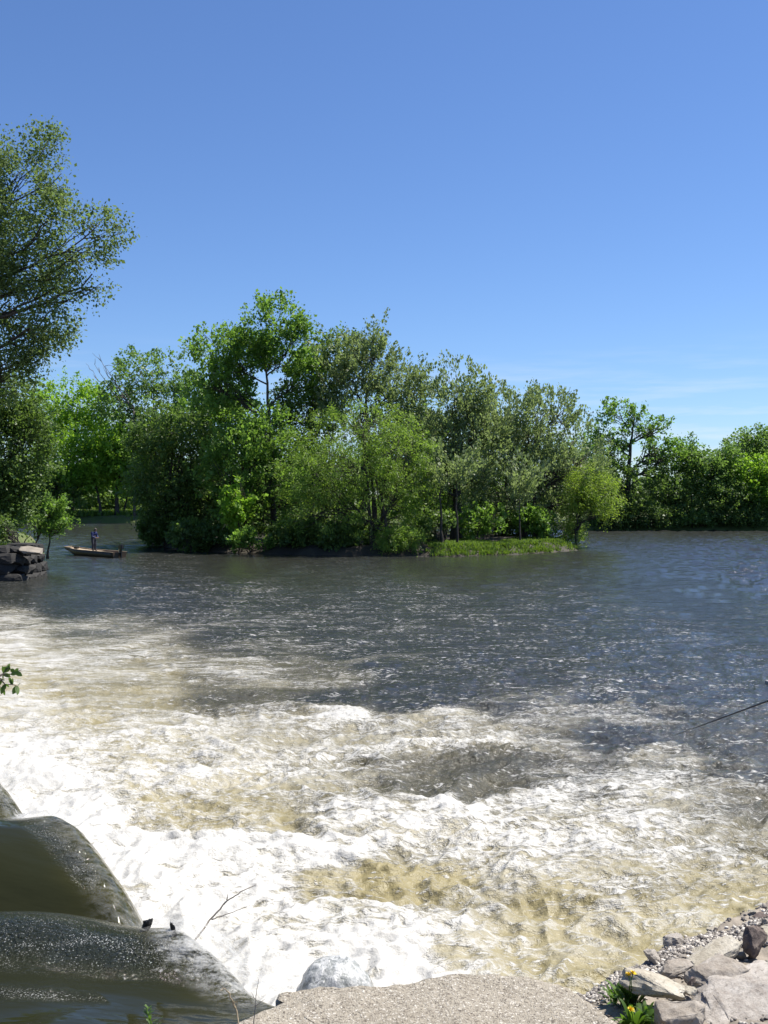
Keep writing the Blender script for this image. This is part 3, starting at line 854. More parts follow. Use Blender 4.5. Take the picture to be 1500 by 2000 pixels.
for lab, bx, lo in [('low dark shrub closing the gap under the gnarled cottonwood', 1270, [(1262, 1010, 40, 22), (1300, 1014, 34, 20)]),
                    ('low dark shrub at the shore left of the gnarled cottonwood', 1185, [(1180, 1012, 36, 22), (1215, 1016, 32, 18)]),
                    ('pale leafy shrub above the reeds of the far right shore', 1365, [(1362, 1018, 26, 14), (1340, 1016, 22, 14)]),
                    ('low dark shrub at the far right shore below the bright green tree', 1455, [(1450, 1014, 42, 20), (1490, 1016, 34, 18)])]:
    tree('shrub', lab, bx, 145.8, .7, lo, dict(STYLE['far' if 'pale' in lab else 'dark'], L=.8, sp=.35), 2600, group='shrubs on the far right shore', trunk_r=.08, stems=3, fork=.1, cat='shrub', crown='foliage', trunk='stem')

# wood behind both far shores: too many to count, one mass
B, Dr = [], []
for k in range(130):
    x = RNG.uniform(-190, 190); y = 205 + RNG.uniform(0, 45)
    hgt = RNG.uniform(9, 15) * (0.8 if x > 25 else 1)
    for j in range(5):
        c = np.array((x + RNG.normal() * 2.5, y + RNG.normal() * 2, hgt * RNG.uniform(.05, .85)))
        d = RNG.normal(size=(36, 3)); d /= np.linalg.norm(d, axis=1)[:, None]
        B.append(c + d * np.array((4.2, 3.5, 3.2)) * RNG.uniform(.5, 1, (36, 1))); Dr.append(d + np.array((0, 0, .5)))
B = np.concatenate(B); Dr = np.concatenate(Dr); Dr /= np.linalg.norm(Dr, axis=1)[:, None]
wood = link('far_wood', leaves_mesh('far_wood', B, Dr, 1.2, .7, 5, 1.1, .8), M['leaf_dark'])
tag(wood, 'distant dark wood closing the view behind both far shores', 'wood', kind='stuff')

# --- near left bank: the big cottonwood and its neighbours
tree('cottonwood_tree', 'huge airy cottonwood reaching in from the left edge above the boat', -90, 66, 1.7,
     [(-20, 300, 50, 42), (90, 300, 40, 42, 1), (40, 350, 60, 40), (120, 350, 36, 30, -1), (20, 430, 75, 55), (110, 440, 60, 50, -2), (195, 450, 40, 34, -2), (160, 500, 45, 40, -2), (60, 520, 80, 50), (-10, 520, 70, 60),
      (180, 545, 22, 26, -2), (110, 570, 52, 26, -1), (20, 600, 70, 36), (90, 630, 50, 34, -1), (30, 670, 60, 36), (80, 690, 40, 26), (10, 740, 60, 30), (-80, 420, 90, 110), (-90, 600, 90, 100)],
     dict(STYLE['cotton'], cl=.5, thr=.04, n=24, sp=.36, L=1.0, l=.19, w=.125, droop=.3), 66000, trunk_r=.40, fork=.3, lean=(2.2, 0), twigs=9)
tb = Tubes()
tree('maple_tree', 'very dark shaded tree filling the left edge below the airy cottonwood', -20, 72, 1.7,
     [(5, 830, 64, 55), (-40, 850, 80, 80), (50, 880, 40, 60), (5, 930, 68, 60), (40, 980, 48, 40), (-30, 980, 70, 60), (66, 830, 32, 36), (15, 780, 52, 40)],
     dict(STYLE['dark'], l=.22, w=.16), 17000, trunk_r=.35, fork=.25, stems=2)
tree('shrub', 'bright green bough hanging low over the water behind the stone wall', 70, 74, 1.0,
     [(112, 985, 18, 12), (95, 1005, 26, 14), (135, 1022, 16, 9), (75, 1020, 26, 12), (95, 1035, 30, 8)], dict(STYLE['maple'], l=.18, w=.12, L=.6, sp=.2), 2400, trunk_r=.08, stems=2, fork=.2, cat='shrub', crown='foliage', trunk='stem')
tree('shrub', 'grey-green low shrub growing behind the top of the stone wall', 40, 66.5, 1.7,
     [(30, 1040, 34, 14), (60, 1045, 24, 12), (5, 1030, 30, 18)], dict(STYLE['dark'], l=.16, w=.11, L=.4, sp=.16), 2000, trunk_r=.05, stems=3, fork=.2, cat='shrub', crown='foliage', trunk='stem')
#PART3
# ------------------------------------------------------------------ upper water sliding over the dam crest
ZU = 3.25


def G(t, c, s): return np.exp(-((t - c) / s) ** 2)


def hump(t, w):
    tn = t + 0.55 * w + 0.04 * np.sin(w * 2.1)
    tw = t + 0.18 * w
    h = 0.16 * G(tn, .72, .34) - 0.28 * G(tn, 1.40, .34) + 0.17 * G(tw, 2.5, .46) - 0.12 * G(tw, 3.35, .24) + 0.14 * G(tw, 4.1, .4)
    h = h + sstep(4.5, 5.2, t) * 0.09 * np.sin(t * 4.1 + np.sin(t * 1.7) * 1.4)
    up = sstep(-3.2, -0.25, w)
    h = h * (0.15 + 0.85 * up)
    # long glassy swells lying along the flow
    h = h + 0.018 * fbm2(t * 1.6 + 4, w * 0.45, 3)
    return h


def build_spill():
    ts = np.concatenate([np.linspace(-.12, 5.2, 330), np.linspace(5.3, 60, 160)])
    ws = np.concatenate([np.linspace(-16, -3.2, 22)[:-1], np.linspace(-3.2, 0, 170)[:-1], np.linspace(0, 1.15, 110)])
    T, W = np.meshgrid(ts, ws, indexing='ij')
    lip = -0.16 * G(T, .75, .30) - .07 * G(T, .33, .2) + 0.04 * G(T, 2.1, .6) + .08 * G(T, 3.8, .5) + sstep(4, 5, T) * (.12 * np.sin(T * 2.3) + .14 * noise2(T * .9, T * 0 + 3.3))   # uneven crest edge
    z = ZU + hump(T, np.minimum(W, 0.0))
    s = np.maximum(W, 0)
    z = z - 0.10 * sstep(-.9, 0, W) - 3.6 * (s / 1.05) ** 1.75 - 0.10 * s
    rip = fbm2(T * 6, W * 3, 3)
    z = z + 0.010 * rip * sstep(-.3, .25, W) + 0.05 * sstep(.1, .8, W) * fbm2(T * 4, W * .8, 3)
    X = CREST0[0] + CREST_T[0] * T + CREST_N[0] * (W + lip * sstep(-1, 0, W))
    Y = CREST0[1] + CREST_T[1] * T + CREST_N[1] * (W + lip * sstep(-1, 0, W))
    me = new_mesh('spillway_water', np.stack([X, Y, z], -1).reshape(-1, 3), grid_faces(*T.shape))
    if me.polygons[0].normal.z < 0: me.flip_normals()
    tn = T + 0.55 * W
    tw = T + 0.18 * W
    band = G(tn, .58, .17) * sstep(-1.9, -.5, W) + 0.9 * G(W, -.10 - .16 * (T - 2.2), .07) * sstep(1.75, 2.0, T) * sstep(3.2, 2.8, T) + G(tw, 3.1, .16) * sstep(-1.6, -.7, W) \
        + .8 * G(tn, 1.12, .04) * sstep(-1.8, -1.3, W) * sstep(-.6, -.9, W) + .5 * sstep(-.1, .25, W) * sstep(4., 5, T) + .7 * G(tn, .22, .05) * (W < -.5)
    foam = sstep(.0, .42, W + .16 * fbm2(T * 7, W * 2, 3) - .30 * G(T, 1.85, .45) + .22 * G(T, .55, .35) + .20 * G(T, 2.95, .4))
    thin = sstep(-.3, .3, W) * .5 + .8 * G(tn, 1.3, .16) * sstep(-1.9, -1.3, W) * sstep(-.3, -.8, W)
    for nm, arr in (('rough', np.clip(band, 0, 1)), ('foam', foam), ('thin', np.clip(thin, 0, 1))):
        a = me.attributes.new(nm, 'FLOAT', 'POINT')
        a.data.foreach_set('value', np.broadcast_to(arr, T.shape).astype(np.float32).ravel())
    return me


def spill_material():
    m, nt, out = mat('spillway_water')
    g = NT(nt)
    co = g.coord()
    rot = math.atan2(CREST_N[1], CREST_N[0])
    flow = g.mapping(co, (0.25, 1.0, 1.0), (0, 0, -rot))
    rough, foamA, thin = g.attr('rough'), g.attr('foam'), g.attr('thin')
    streak = g.noise(flow, 7, 4, 0.55)
    fiz = g.noise(co, 40, 4, 0.65)
    foam = g.math('ADD', foamA, g.math('ADD', g.math('MULTIPLY', g.math('SUBTRACT', fiz, 0.5), 0.9), g.math('MULTIPLY', g.math('SUBTRACT', g.noise(flow, 26, 4, .65), .5), 1.5)))
    foam = g.math('MULTIPLY', g.maprange(foam, 0.30, 0.95, 0, .9, smooth=True), g.maprange(foamA, 0.0, 0.1))
    base = g.mix(g.math('MULTIPLY', thin, g.maprange(streak, .3, .65)), c4(0.017, 0.018, 0.006), c4(0.105, 0.092, 0.014))  # olive glow of light passing through thin water, put into the base colour
    clus = g.maprange(g.noise(flow, 16, 4, .65), .38, .62)
    glint_speck = g.math('MULTIPLY', g.maprange(g.math('MULTIPLY_ADD', clus, .09, g.noise(co, 170, 3, .6)), .645, .72), g.maprange(rough, .15, .9))  # sun sparkle painted as white specks on the rippled bands
    foam_glint = g.math('MAXIMUM', foam, g.math('MULTIPLY', glint_speck, .75))
    colr = g.mix(foam_glint, base, c4(.5, .5, .48))
    n0 = g.bump(g.noise(g.mapping(co, (0.22, 1.0, 1.0), (0, 0, -rot + .12)), 2.4, 3, .5), 0.45, 0.08)
    n1 = g.bump(streak, 0.24, 0.04, n0)
    n2 = g.bump(g.noise(co, 60, 3, 0.6), g.maprange(rough, 0.02, .8, 0.0, 1.0), 0.03, n1)
    n3 = g.bump(fiz, g.math('MULTIPLY', foamA, .8), 0.03, n2)
    sh = g.principled(colr, g.maprange(foam_glint, 0, 1, 0.05, 0.55), n3, IOR=1.33)
    g.l(sh, out.inputs[0])
    return m


spill = link('spillway_water', build_spill(), spill_material())
tag(spill, 'smooth dark water sliding over the dam crest', None, kind='structure')

# spray thrown up where the sheet tears
def veil_material():
    m, nt, out = mat('spray_veil'); g = NT(nt)
    co = g.coord(); rot = math.atan2(CREST_N[1], CREST_N[0])
    f = g.noise(g.mapping(co, (.5, 1.6, .6), (0, 0, -rot)), 22, 6, .72)
    al = g.math('MULTIPLY', g.maprange(g.math('ADD', f, g.math('MULTIPLY', g.noise(co, 90, 3, .6), .35)), .58, .86, 0, 1), g.attr('veil'), clamp=True)
    tr_ = g.n('ShaderNodeBsdfTranslucent'); tr_.inputs[0].default_value = c4(.8, .8, .78)
    m1 = g.n('ShaderNodeMixShader'); m1.inputs[0].default_value = .5
    g.l(g.principled(c4(.62, .62, .6), .5), m1.inputs[1]); g.l(tr_.outputs[0], m1.inputs[2])
    tp = g.n('ShaderNodeBsdfTransparent')
    m2 = g.n('ShaderNodeMixShader'); g.l(al, m2.inputs[0]); g.l(tp.outputs[0], m2.inputs[1]); g.l(m1.outputs[0], m2.inputs[2])
    g.l(m2.outputs[0], out.inputs[0])
    return m


def build_veil():
    T, U = np.meshgrid(np.linspace(.02, 4.6, 260), np.linspace(0, 1, 40), indexing='ij')
    W = -.16 + .50 * U
    lipv = -0.16 * G(T, .75, .30) - .07 * G(T, .33, .2) + 0.04 * G(T, 2.1, .6) + .08 * G(T, 3.8, .5)
    z = ZU + hump(T, np.minimum(W, 0)) - .10 * sstep(-.9, 0, W) - 1.1 * np.maximum(W, 0) ** 1.5 + .012 + .06 * U * (1 + fbm2(T * 9, U * 3, 3))
    X = CREST0[0] + CREST_T[0] * T + CREST_N[0] * (W + lipv); Y = CREST0[1] + CREST_T[1] * T + CREST_N[1] * (W + lipv)
    me = new_mesh('spray_veil', np.stack([X, Y, z], -1).reshape(-1, 3), grid_faces(*T.shape))
    a = me.attributes.new('veil', 'FLOAT', 'POINT')
    val = sstep(0, .3, U) * sstep(1, .45, U) * (G(T, .5, .3) + G(T, 2.95, .3) + .35 + .6 * sstep(3.4, 4, T)) * sstep(0.02, .15, T)
    a.data.foreach_set('value', np.clip(val, 0, 1).astype(np.float32).ravel())
    return me


veil = link('spray_veil', build_veil(), veil_material())
tag(veil, 'thin torn veil of white spray along the lip of the falls', 'spray', kind='stuff')


def on_spill(px_, py_):
    """point of the sliding water seen at a photograph pixel"""
    tt_, ww_ = np.meshgrid(np.linspace(0, 4, 200), np.linspace(-2.5, 0, 160), indexing='ij')
    zz = ZU + hump(tt_, ww_) - 0.10 * sstep(-.9, 0, ww_)
    xx = CREST0[0] + CREST_T[0] * tt_ + CREST_N[0] * ww_; yy = CREST0[1] + CREST_T[1] * tt_ + CREST_N[1] * ww_
    a_, b_ = to_px(xx, yy, zz)
    i_ = np.argmin((a_ - px_) ** 2 + (b_ - py_) ** 2 + yy * 40)
    return np.array((xx.ravel()[i_], yy.ravel()[i_], zz.ravel()[i_]))

# ------------------------------------------------------------------ near abutment: slab, gravel, bank
def slab_material():
    m, nt, out = mat('aggregate_concrete')
    g = NT(nt)
    co = g.coord()
    big = g.noise(co, 2.2, 4)
    base = g.ramp(g.maprange(big, .3, .7), [(0, (.235, .205, .155)), (1, (.32, .283, .222))])
    co2 = g.n('ShaderNodeVectorMath', operation='ADD'); g.l(co, co2.inputs[0])
    jit = g.n('ShaderNodeVectorMath', operation='SCALE'); g.l(g.noise(co, 37, 3, .6, color=True), jit.inputs[0]); jit.inputs['Scale'].default_value = .035
    g.l(jit.outputs[0], co2.inputs[1])
    co3 = co2.outputs[0]
    cell = g.voro(co3, 112, out='Color')
    sepc = g.n('ShaderNodeSeparateColor'); g.l(cell, sepc.inputs[0])
    peb = g.ramp(sepc.outputs[0], [(0, (.08, .065, .048)), (.3, (.205, .178, .135)), (.7, (.325, .29, .23)), (1, (.56, .52, .45))])
    dist = g.voro(co3, 112)
    colr = g.mix(g.maprange(dist, .62, .38), base, peb)
    rim = g.noise(co, 14, 5, .6)
    colr = g.mix(g.maprange(rim, .52, .75, 0, .5), colr, c4(.16, .128, .09))
    h = g.math('SUBTRACT', g.math('MULTIPLY', g.noise(co, 60, 5, .7), .8), dist)
    g.l(g.principled(colr, .85, g.bump(h, .8, .006)), out.inputs[0])
    return m


M['concrete'] = slab_material()
SL = [(430, 2004), (480, 1981), (520, 1962), (551, 1949), (537, 1941), (540, 1934), (575, 1929), (622, 1921), (690, 1922), (745, 1926), (800, 1916), (862, 1906), (930, 1902), (1000, 1905), (1060, 1912), (1115, 1923), (1140, 1945), (1172, 1972), (1212, 2004)]
slab_z = 3.36
edge = [PZ(a, b, slab_z)[:2] for a, b in SL]
outline = edge + [np.array((1.0, 3.0)), np.array((1.1, 1.0)), np.array((-0.6, 1.0)), np.array((-0.75, 3.0))]
bm = bmesh.new()
n = len(outline)
sub = []
for i in range(n):                                   # subdivide edges and roughen them
    a, b = outline[i], outline[(i + 1) % n]
    kk = 5 if i < len(SL) else 8
    for j in range(kk):
        q = a + (b - a) * j / kk
        nn = noise2(np.array([q[0] * 22.]), np.array([q[1] * 22.]))[0] * .010 + noise2(np.array([q[0] * 70.]), np.array([q[1] * 70.]))[0] * .004
        sub.append(q + np.array((nn * .4, nn)))
gx, gy = np.meshgrid(np.linspace(-.8, 1.15, 130), np.linspace(2.9, 4.25, 100), indexing='ij')
ring = np.array(sub)
cen = np.array((0.1, 3.2))
rings = []
def topz(x, y, f): return slab_z + .012 * fbm2(x * 5, y * 5, 3) + .02 * noise2(x * 1.3 + 3, y * 1.3) - .03 * (1 - f)
for f, dz in ((1.0, -4.2), (1.0, -.10), (1.0, -.03), (.985, .0), (.96, .0), (.92, 0), (.87, 0), (.8, 0), (.7, 0), (.55, 0), (.35, 0), (.1, 0)):
    q = cen + (ring - cen) * f
    if dz: z = slab_z + dz + (noise2(ring[:, 0] * 30, ring[:, 1] * 30) * .012 if dz > -1 else 0)
    else: z = topz(q[:, 0], q[:, 1], np.full(len(q), f) if f < .99 else np.full(len(q), .6))
    rings.append(np.column_stack([q, np.broadcast_to(z, len(q))]))
nr, nc = len(rings), len(ring)
i = np.arange(nr * nc).reshape(nr, nc); nx = np.roll(i, -1, 1)
qd = np.stack([i[:-1], nx[:-1], nx[1:], i[1:]], -1).reshape(-1, 4)
vv = np.concatenate(rings + [np.array([[cen[0], cen[1], slab_z]])])
tr = np.stack([i[-1], nx[-1], np.full(nc, nr * nc)], -1)
me = new_mesh('concrete_slab', vv, qd, tr)
slab = link('concrete_slab', me, M['concrete'])
bmx = bmesh.new(); bmx.from_mesh(me); bmesh.ops.recalc_face_normals(bmx, faces=bmx.faces); bmx.to_mesh(me); bmx.free()
tag(slab, 'tan pebbly concrete slab with a broken edge at the bottom of the picture', 'slab')

# earth bank right of and behind the slab
def bank_z(x, y):
    e = [PZ(1100, 1921, 3.2)[:2], PZ(1230, 1880, 3.15)[:2], PZ(1360, 1835, 3.1)[:2], PZ(1500, 1789, 3.05)[:2], PZ(1700, 1725, 3.0)[:2], np.array((8., 10)), np.array((8., -8)), np.array((-9., -8)), np.array((-9., -3.9)), np.array((-4, 0.7)), np.array((-.75, 3.38)), np.array((.7, 3.7))]
    sd = poly_sd(x, y, np.array(e)) + .03 * fbm2(x * 5, y * 5, 3)
    z = 3.16 + np.clip(sd, 0, 2.0) * .12 - .04
    z = np.where(sd < 0, 3.12 + np.maximum(sd * 1.6, -3.8), z)
    return z + .018 * fbm2(x * 4, y * 4, 4) + .008 * fbm2(x * 22, y * 22, 2)


bxs = np.concatenate([np.linspace(-10, -1, 30)[:-1], np.linspace(-1, .5, 30)[:-1], np.linspace(.5, 2.6, 190)[:-1], np.linspace(2.6, 9, 30)])
bys = np.concatenate([np.linspace(-9, 2.6, 34)[:-1], np.linspace(2.6, 5.8, 210)[:-1], np.linspace(5.8, 13, 34)])
X, Yy = np.meshgrid(bxs, bys, indexing='ij')
Zb = bank_z(X, Yy)
# keep the bank below the slab
ins = poly_sd(X, Yy, np.array(outline))
Zb = np.where(ins > -.05, np.minimum(Zb, slab_z - .09), Zb)
me = new_mesh('near_bank', np.stack([X, Yy, Zb], -1).reshape(-1, 3), grid_faces(*X.shape))
if me.polygons[0].normal.z < 0: me.flip_normals()
hz(link('near_bank', me, M['earth']))


def bz(x, y): return float(bank_z(np.array([x]), np.array([y]))[0])


# gravel along the brink
def chips(name, pts, smin, smax, matl, label):
    k = len(pts)
    cube = np.array([(-1, -1, -1), (1, -1, -1), (1, 1, -1), (-1, 1, -1), (-1, -1, 1), (1, -1, 1), (1, 1, 1), (-1, 1, 1)], float)
    q = np.array([(0, 3, 2, 1), (4, 5, 6, 7), (0, 1, 5, 4), (1, 2, 6, 5), (2, 3, 7, 6), (3, 0, 4, 7)])
    v = cube[None] * RNG.uniform(.45, 1.1, (k, 8, 3))
    s = RNG.uniform(smin, smax, (k, 1, 1)) * np.array((1, .75, .5))
    v = v * s
    a = RNG.uniform(0, 6.28, (k, 3)); ca, sa = np.cos(a), np.sin(a)
    x, y, z = v[..., 0], v[..., 1], v[..., 2]
    x, y = x * ca[:, :1] - y * sa[:, :1], x * sa[:, :1] + y * ca[:, :1]
    y, z = y * ca[:, 1:2] - z * sa[:, 1:2], y * sa[:, 1:2] + z * ca[:, 1:2]
    v = np.stack([x, y, z], -1) + pts[:, None, :]
    f = q[None] + (np.arange(k) * 8)[:, None, None]
    o = link(name, new_mesh(name, v.reshape(-1, 3), f.reshape(-1, 4), smooth=False), matl)
    tag(o, label, 'gravel', kind='stuff')


m, nt, out = mat('gravel'); g = NT(nt)
rnd = g.n('ShaderNodeNewGeometry').outputs['Random Per Island']
gc = g.ramp(rnd, [(0, (.07, .06, .055)), (.35, (.2, .18, .16)), (.7, (.36, .33, .29)), (1, (.62, .58, .52))])
g.l(g.principled(gc, .8, g.bump(g.noise(g.coord(), 90, 4), .4, .004)), out.inputs[0]); M['gravel'] = m
k = 5200
u = RNG.uniform(0, 1, k)
gpx = 1100 + u * 560 + RNG.normal(0, 8, k); gpy = 1921 - u * 190 + np.abs(RNG.normal(0, 1, k)) * (22 - 6 * u) - 1
gq = np.array([PZ(a, b, 3.14) for a, b in zip(gpx, gpy)])
gq[:, 2] = bank_z(gq[:, 0], gq[:, 1]) + .003
gq = gq[gq[:, 2] > 2.9]
gr = np.stack([RNG.uniform(.7, 2.6, 3000), RNG.uniform(3.2, 5.6, 3000), np.zeros(3000)], -1)
gr[:, 2] = bank_z(gr[:, 0], gr[:, 1]) + .002
gr = gr[(gr[:, 2] > 3.0) & (poly_sd(gr[:, 0], gr[:, 1], np.array(outline)) < -.01)]
gp = np.concatenate([gq, gr])
chips('gravel', np.array(gp), .004, .013, M['gravel'], 'loose grey and tan gravel along the brink of the bank')


# rocks
def rock_mesh(name, size, seed, npts=18, bev=.12, noise=.11, nscale=2.4, flat=None):
    r = np.random.default_rng(seed)
    p = r.normal(size=(npts, 3)); p /= np.linalg.norm(p, axis=1)[:, None]
    p = np.sign(p) * np.abs(p) ** .55
    bm = bmesh.new()
    for q in p: bm.verts.new(q)
    res = bmesh.ops.convex_hull(bm, input=bm.verts)
    junk = [x for x in res.get('geom_interior', []) + res.get('geom_unused', []) if isinstance(x, bmesh.types.BMVert)]
    if junk: bmesh.ops.delete(bm, geom=list(set(junk)), context='VERTS')
    bmesh.ops.bevel(bm, geom=list(bm.edges), offset=bev * .5, segments=2, affect='EDGES', profile=.6)
    bmesh.ops.triangulate(bm, faces=list(bm.faces))
    for _ in range(3):
        long = [e for e in bm.edges if e.calc_length() > .12]
        bmesh.ops.subdivide_edges(bm, edges=long, cuts=1)
        bmesh.ops.triangulate(bm, faces=list(bm.faces))
    co = np.array([v.co[:] for v in bm.verts])
    nrm = np.array([v.normal[:] for v in bm.verts])
    d = noise3(co * nscale + seed) * noise + noise3(co * nscale * 3.1 + seed) * noise * .45 + noise3(co * nscale * 8 + seed) * noise * .2
    co = (co + nrm * d[:, None]) * np.array(size) * .5
    for v, c in zip(bm.verts, co): v.co = c
    me = bpy.data.meshes.new(name); bm.to_mesh(me); bm.free()
    me.polygons.foreach_set('use_smooth', np.ones(len(me.polygons), bool))
    me.set_sharp_from_angle(angle=R(38))
    return me


def rock_mat(name, c1, c2, c3, scale=14):
    m, nt, out = mat(name); g = NT(nt)
    co = g.coord()
    f = g.maprange(g.noise(co, scale, 7, .68), .28, .72)
    colr = g.ramp(f, [(0, c1), (.5, c2), (1, c3)])
    colr = g.mix(g.maprange(g.noise(co, scale * 3.2, 4, .6), .56, .68, 0, .55), colr, c4(c1[0] * .5, c1[1] * .5, c1[2] * .5))
    h = g.math('ADD', g.noise(co, scale * 1.6, 8, .72), g.math('MULTIPLY', g.noise(co, scale * 9, 5, .7), .35))
    g.l(g.principled(colr, .88, g.bump(h, .75, .012)), out.inputs[0])
    return m


M['rock_tan'] = rock_mat('rock_tan', (.24, .205, .15), (.40, .36, .28), (.52, .48, .4))
M['rock_pink'] = rock_mat('rock_pink', (.18, .148, .115), (.31, .27, .22), (.43, .39, .34))
M['rock_pale'] = rock_mat('rock_pale', (.23, .195, .16), (.40, .36, .31), (.53, .49, .435), 20)
M['rock_brown'] = rock_mat('rock_brown', (.05, .038, .034), (.13, .1, .085), (.3, .25, .2))
M['rock_wet'] = rock_mat('rock_wet', (.10, .11, .105), (.24, .25, .245), (.5, .51, .5), 7)

ROCKS = [
    ('flat tan stone slab tilted beside the dandelions', 1276, 1926, 4.02, (.26, .17, .09), 3, 'rock_tan', (R(-14), R(8), R(-28)), 14),
    ('brown blocky stone at the bottom edge right of the dandelions', 1330, 1990, 3.78, (.2, .16, .14), 8, 'rock_pink', (R(4), R(-6), R(12)), 14),
    ('largest pale pinkish boulder, rough and cut by the right edge', 1468, 1975, 3.95, (.56, .46, .13), 12, 'rock_pale', (R(7), R(-7), R(20)), 24),
    ('long pale ledge stone running up behind the flat tan slab', 1392, 1868, 4.40, (.30, .12, .07), 21, 'rock_tan', (R(0), R(-18), R(22)), 16),
    ('dark brown upright rock with a black hollow near the right edge', 1474, 1840, 4.46, (.10, .09, .14), 31, 'rock_brown', (R(8), R(10), R(30)), 16),
    ('pale smooth stone at the right edge above the dark brown rock', 1500, 1828, 4.75, (.28, .2, .12), 43, 'rock_tan', (R(0), R(-16), R(10)), 16),
    ('low reddish-tan stone behind the flat tan slab', 1322, 1893, 4.22, (.16, .10, .06), 52, 'rock_pink', (R(0), R(-6), R(14)), 14),
    ('broad tan stone sloping between ledge stone and largest boulder', 1405, 1912, 4.14, (.28, .2, .12), 66, 'rock_pink', (R(6), R(-10), R(24)), 18),
    ('small pale stone wedged right of the flat tan slab', 1346, 1936, 3.98, (.06, .05, .04), 71, 'rock_tan', (0, 0, R(20)), 12),
    ('small purplish stone resting in the gravel between the larger ones', 1352, 1916, 4.06, (.05, .035, .03), 77, 'rock_brown', (0, 0, R(50)), 12),
    ('dark lump of stone on the gravel brink at the right edge', 1488, 1795, 5.0, (.09, .07, .06), 83, 'rock_brown', (0, 0, R(10)), 14),
]
for lab, px_, py_, Y, size, seed, mt, rot, npt in ROCKS:
    q = P(px_, py_, Y)
    o = link('rock', rock_mesh('rock', size, seed, npt), M[mt], None, q)
    o.rotation_euler = rot
    tag(o, lab, 'rock', 'rocks on the near bank')
stone_kinds = [rock_mesh('stone', (1, 1, 1), 300 + k, 13 + k, bev=.06, noise=.12) for k in range(5)]
for k, sm in enumerate(stone_kinds): sm.materials.append(M[('rock_tan', 'rock_pale', 'rock_pink', 'rock_pale', 'rock_tan')[k]])
n_st = 0
while n_st < 46:
    x, y = RNG.uniform(.8, 2.3), RNG.uniform(3.55, 5.1)
    a_, b_ = to_px(np.array([x]), np.array([y]), np.array([3.2]))
    z = bz(x, y)
    if z < 3.02 or a_[0] < 1190 or a_[0] > 1600 or (a_[0] < 1290 and b_[0] > 1890): continue
    sz_ = RNG.uniform(.022, .075) * (1 if RNG.random() < .8 else 1.5)
    o = link('stone', stone_kinds[RNG.integers(5)], None, None, (x, y, z + sz_ * .12))
    o.scale = (sz_ * RNG.uniform(.9, 1.5), sz_ * RNG.uniform(.8, 1.2), sz_ * RNG.uniform(.45, .8)); o.rotation_euler = (RNG.normal() * .25, RNG.normal() * .25, RNG.uniform(0, 6.28))
    tag(o, 'small broken stone lying loose among the larger bank rocks', 'stone', 'loose stones on the near bank')
    n_st += 1
# rounded wet boulder just below the slab
bm = bmesh.new()
bmesh.ops.create_icosphere(bm, subdivisions=5, radius=1)
co = np.array([v.co[:] for v in bm.verts])
d = 1 + .10 * noise3(co * 1.4 + 3) + .035 * noise3(co * 4.2) + .012 * noise3(co * 11) + .02 * np.abs(noise3(co * np.array((9, 9, 2.5))))
for v, c, k in zip(bm.verts, co, d): v.co = c * k * np.array((.19, .18, .205))
me = bpy.data.meshes.new('boulder'); bm.to_mesh(me); bm.free()
me.polygons.foreach_set('use_smooth', np.ones(len(me.polygons), bool))
m, nt, out = mat('streaming_water'); g = NT(nt)
co = g.coord()
st1 = g.noise(g.mapping(co, (16, 16, 3.5)), 1.6, 5, .65, .8)
st2 = g.noise(co, 34, 4, .65)
f = g.math('ADD', g.math('MULTIPLY', st1, .7), g.math('MULTIPLY', st2, .4))
colr = g.ramp(g.maprange(f, .38, .62), [(0, (.15, .155, .147)), (.4, (.26, .27, .255)), (1, (.56, .56, .54))])
g.l(g.principled(colr, .22, g.bump(f, .8, .02)), out.inputs[0])
bq = P(655, 1955, 4.9)
boulder = link('boulder', me, m, None, bq)
tag(boulder, 'rounded grey boulder streaming with water just beyond the slab', 'boulder')

# ------------------------------------------------------------------ plants on the near bank
def blade_strip(base, tip, width, n=4, curl=0.0, nrm=None):
    base, tip = np.asarray(base, float), np.asarray(tip, float)
    t = np.linspace(0, 1, n + 1)
    ax = tip - base
    side = np.cross(ax, (0, 0, 1.) if nrm is None else nrm); side /= np.linalg.norm(side) + 1e-9
    p = base + ax * t[:, None]
    p[:, 2] += curl * np.linalg.norm(ax) * (t * (1 - t)) * 4
    w = width * np.sin(np.clip(t * .92 + .08, 0, 1) * math.pi) ** .7 * .5
    return p, side, w


def blades_mesh(name, items, nrm=None):
    V, Q, n = [], [], 0
    for base, tip, width, curl in items:
        p, s, w = blade_strip(base, tip, width, 5, curl, None if nrm is None else np.array(nrm) + RNG.normal(size=3) * .45)
        v = np.concatenate([p - s * w[:, None], p + s * w[:, None]])
        k = len(p)
        i = np.arange(k - 1) + n
        Q.append(np.stack([i, i + 1, i + 1 + k, i + k], -1)); V.append(v); n += 2 * k
    return new_mesh(name, np.concatenate(V), np.concatenate(Q))


m, nt, out = mat('dandelion_yellow'); g = NT(nt)
g.l(g.principled(c4(.75, .55, .02), .6), out.inputs[0]); M['yellow'] = m
m, nt, out = mat('dry_stem'); g = NT(nt)
g.l(g.principled(g.ramp(g.noise(g.coord(), 30), [(.3, (.16, .12, .07)), (.7, (.36, .29, .19))]), .7), out.inputs[0]); M['dry'] = m
m, nt, out = mat('twig'); g = NT(nt)
g.l(g.principled(g.ramp(g.noise(g.coord(), 30), [(.3, (.11, .09, .07)), (.7, (.25, .22, .18))]), .7), out.inputs[0]); M['twig'] = m
m, nt, out = mat('wet_wood'); g = NT(nt)
g.l(g.principled(c4(.012, .011, .010), .3, g.bump(g.noise(g.coord(), 60), .6, .01)), out.inputs[0]); M['wet_wood'] = m


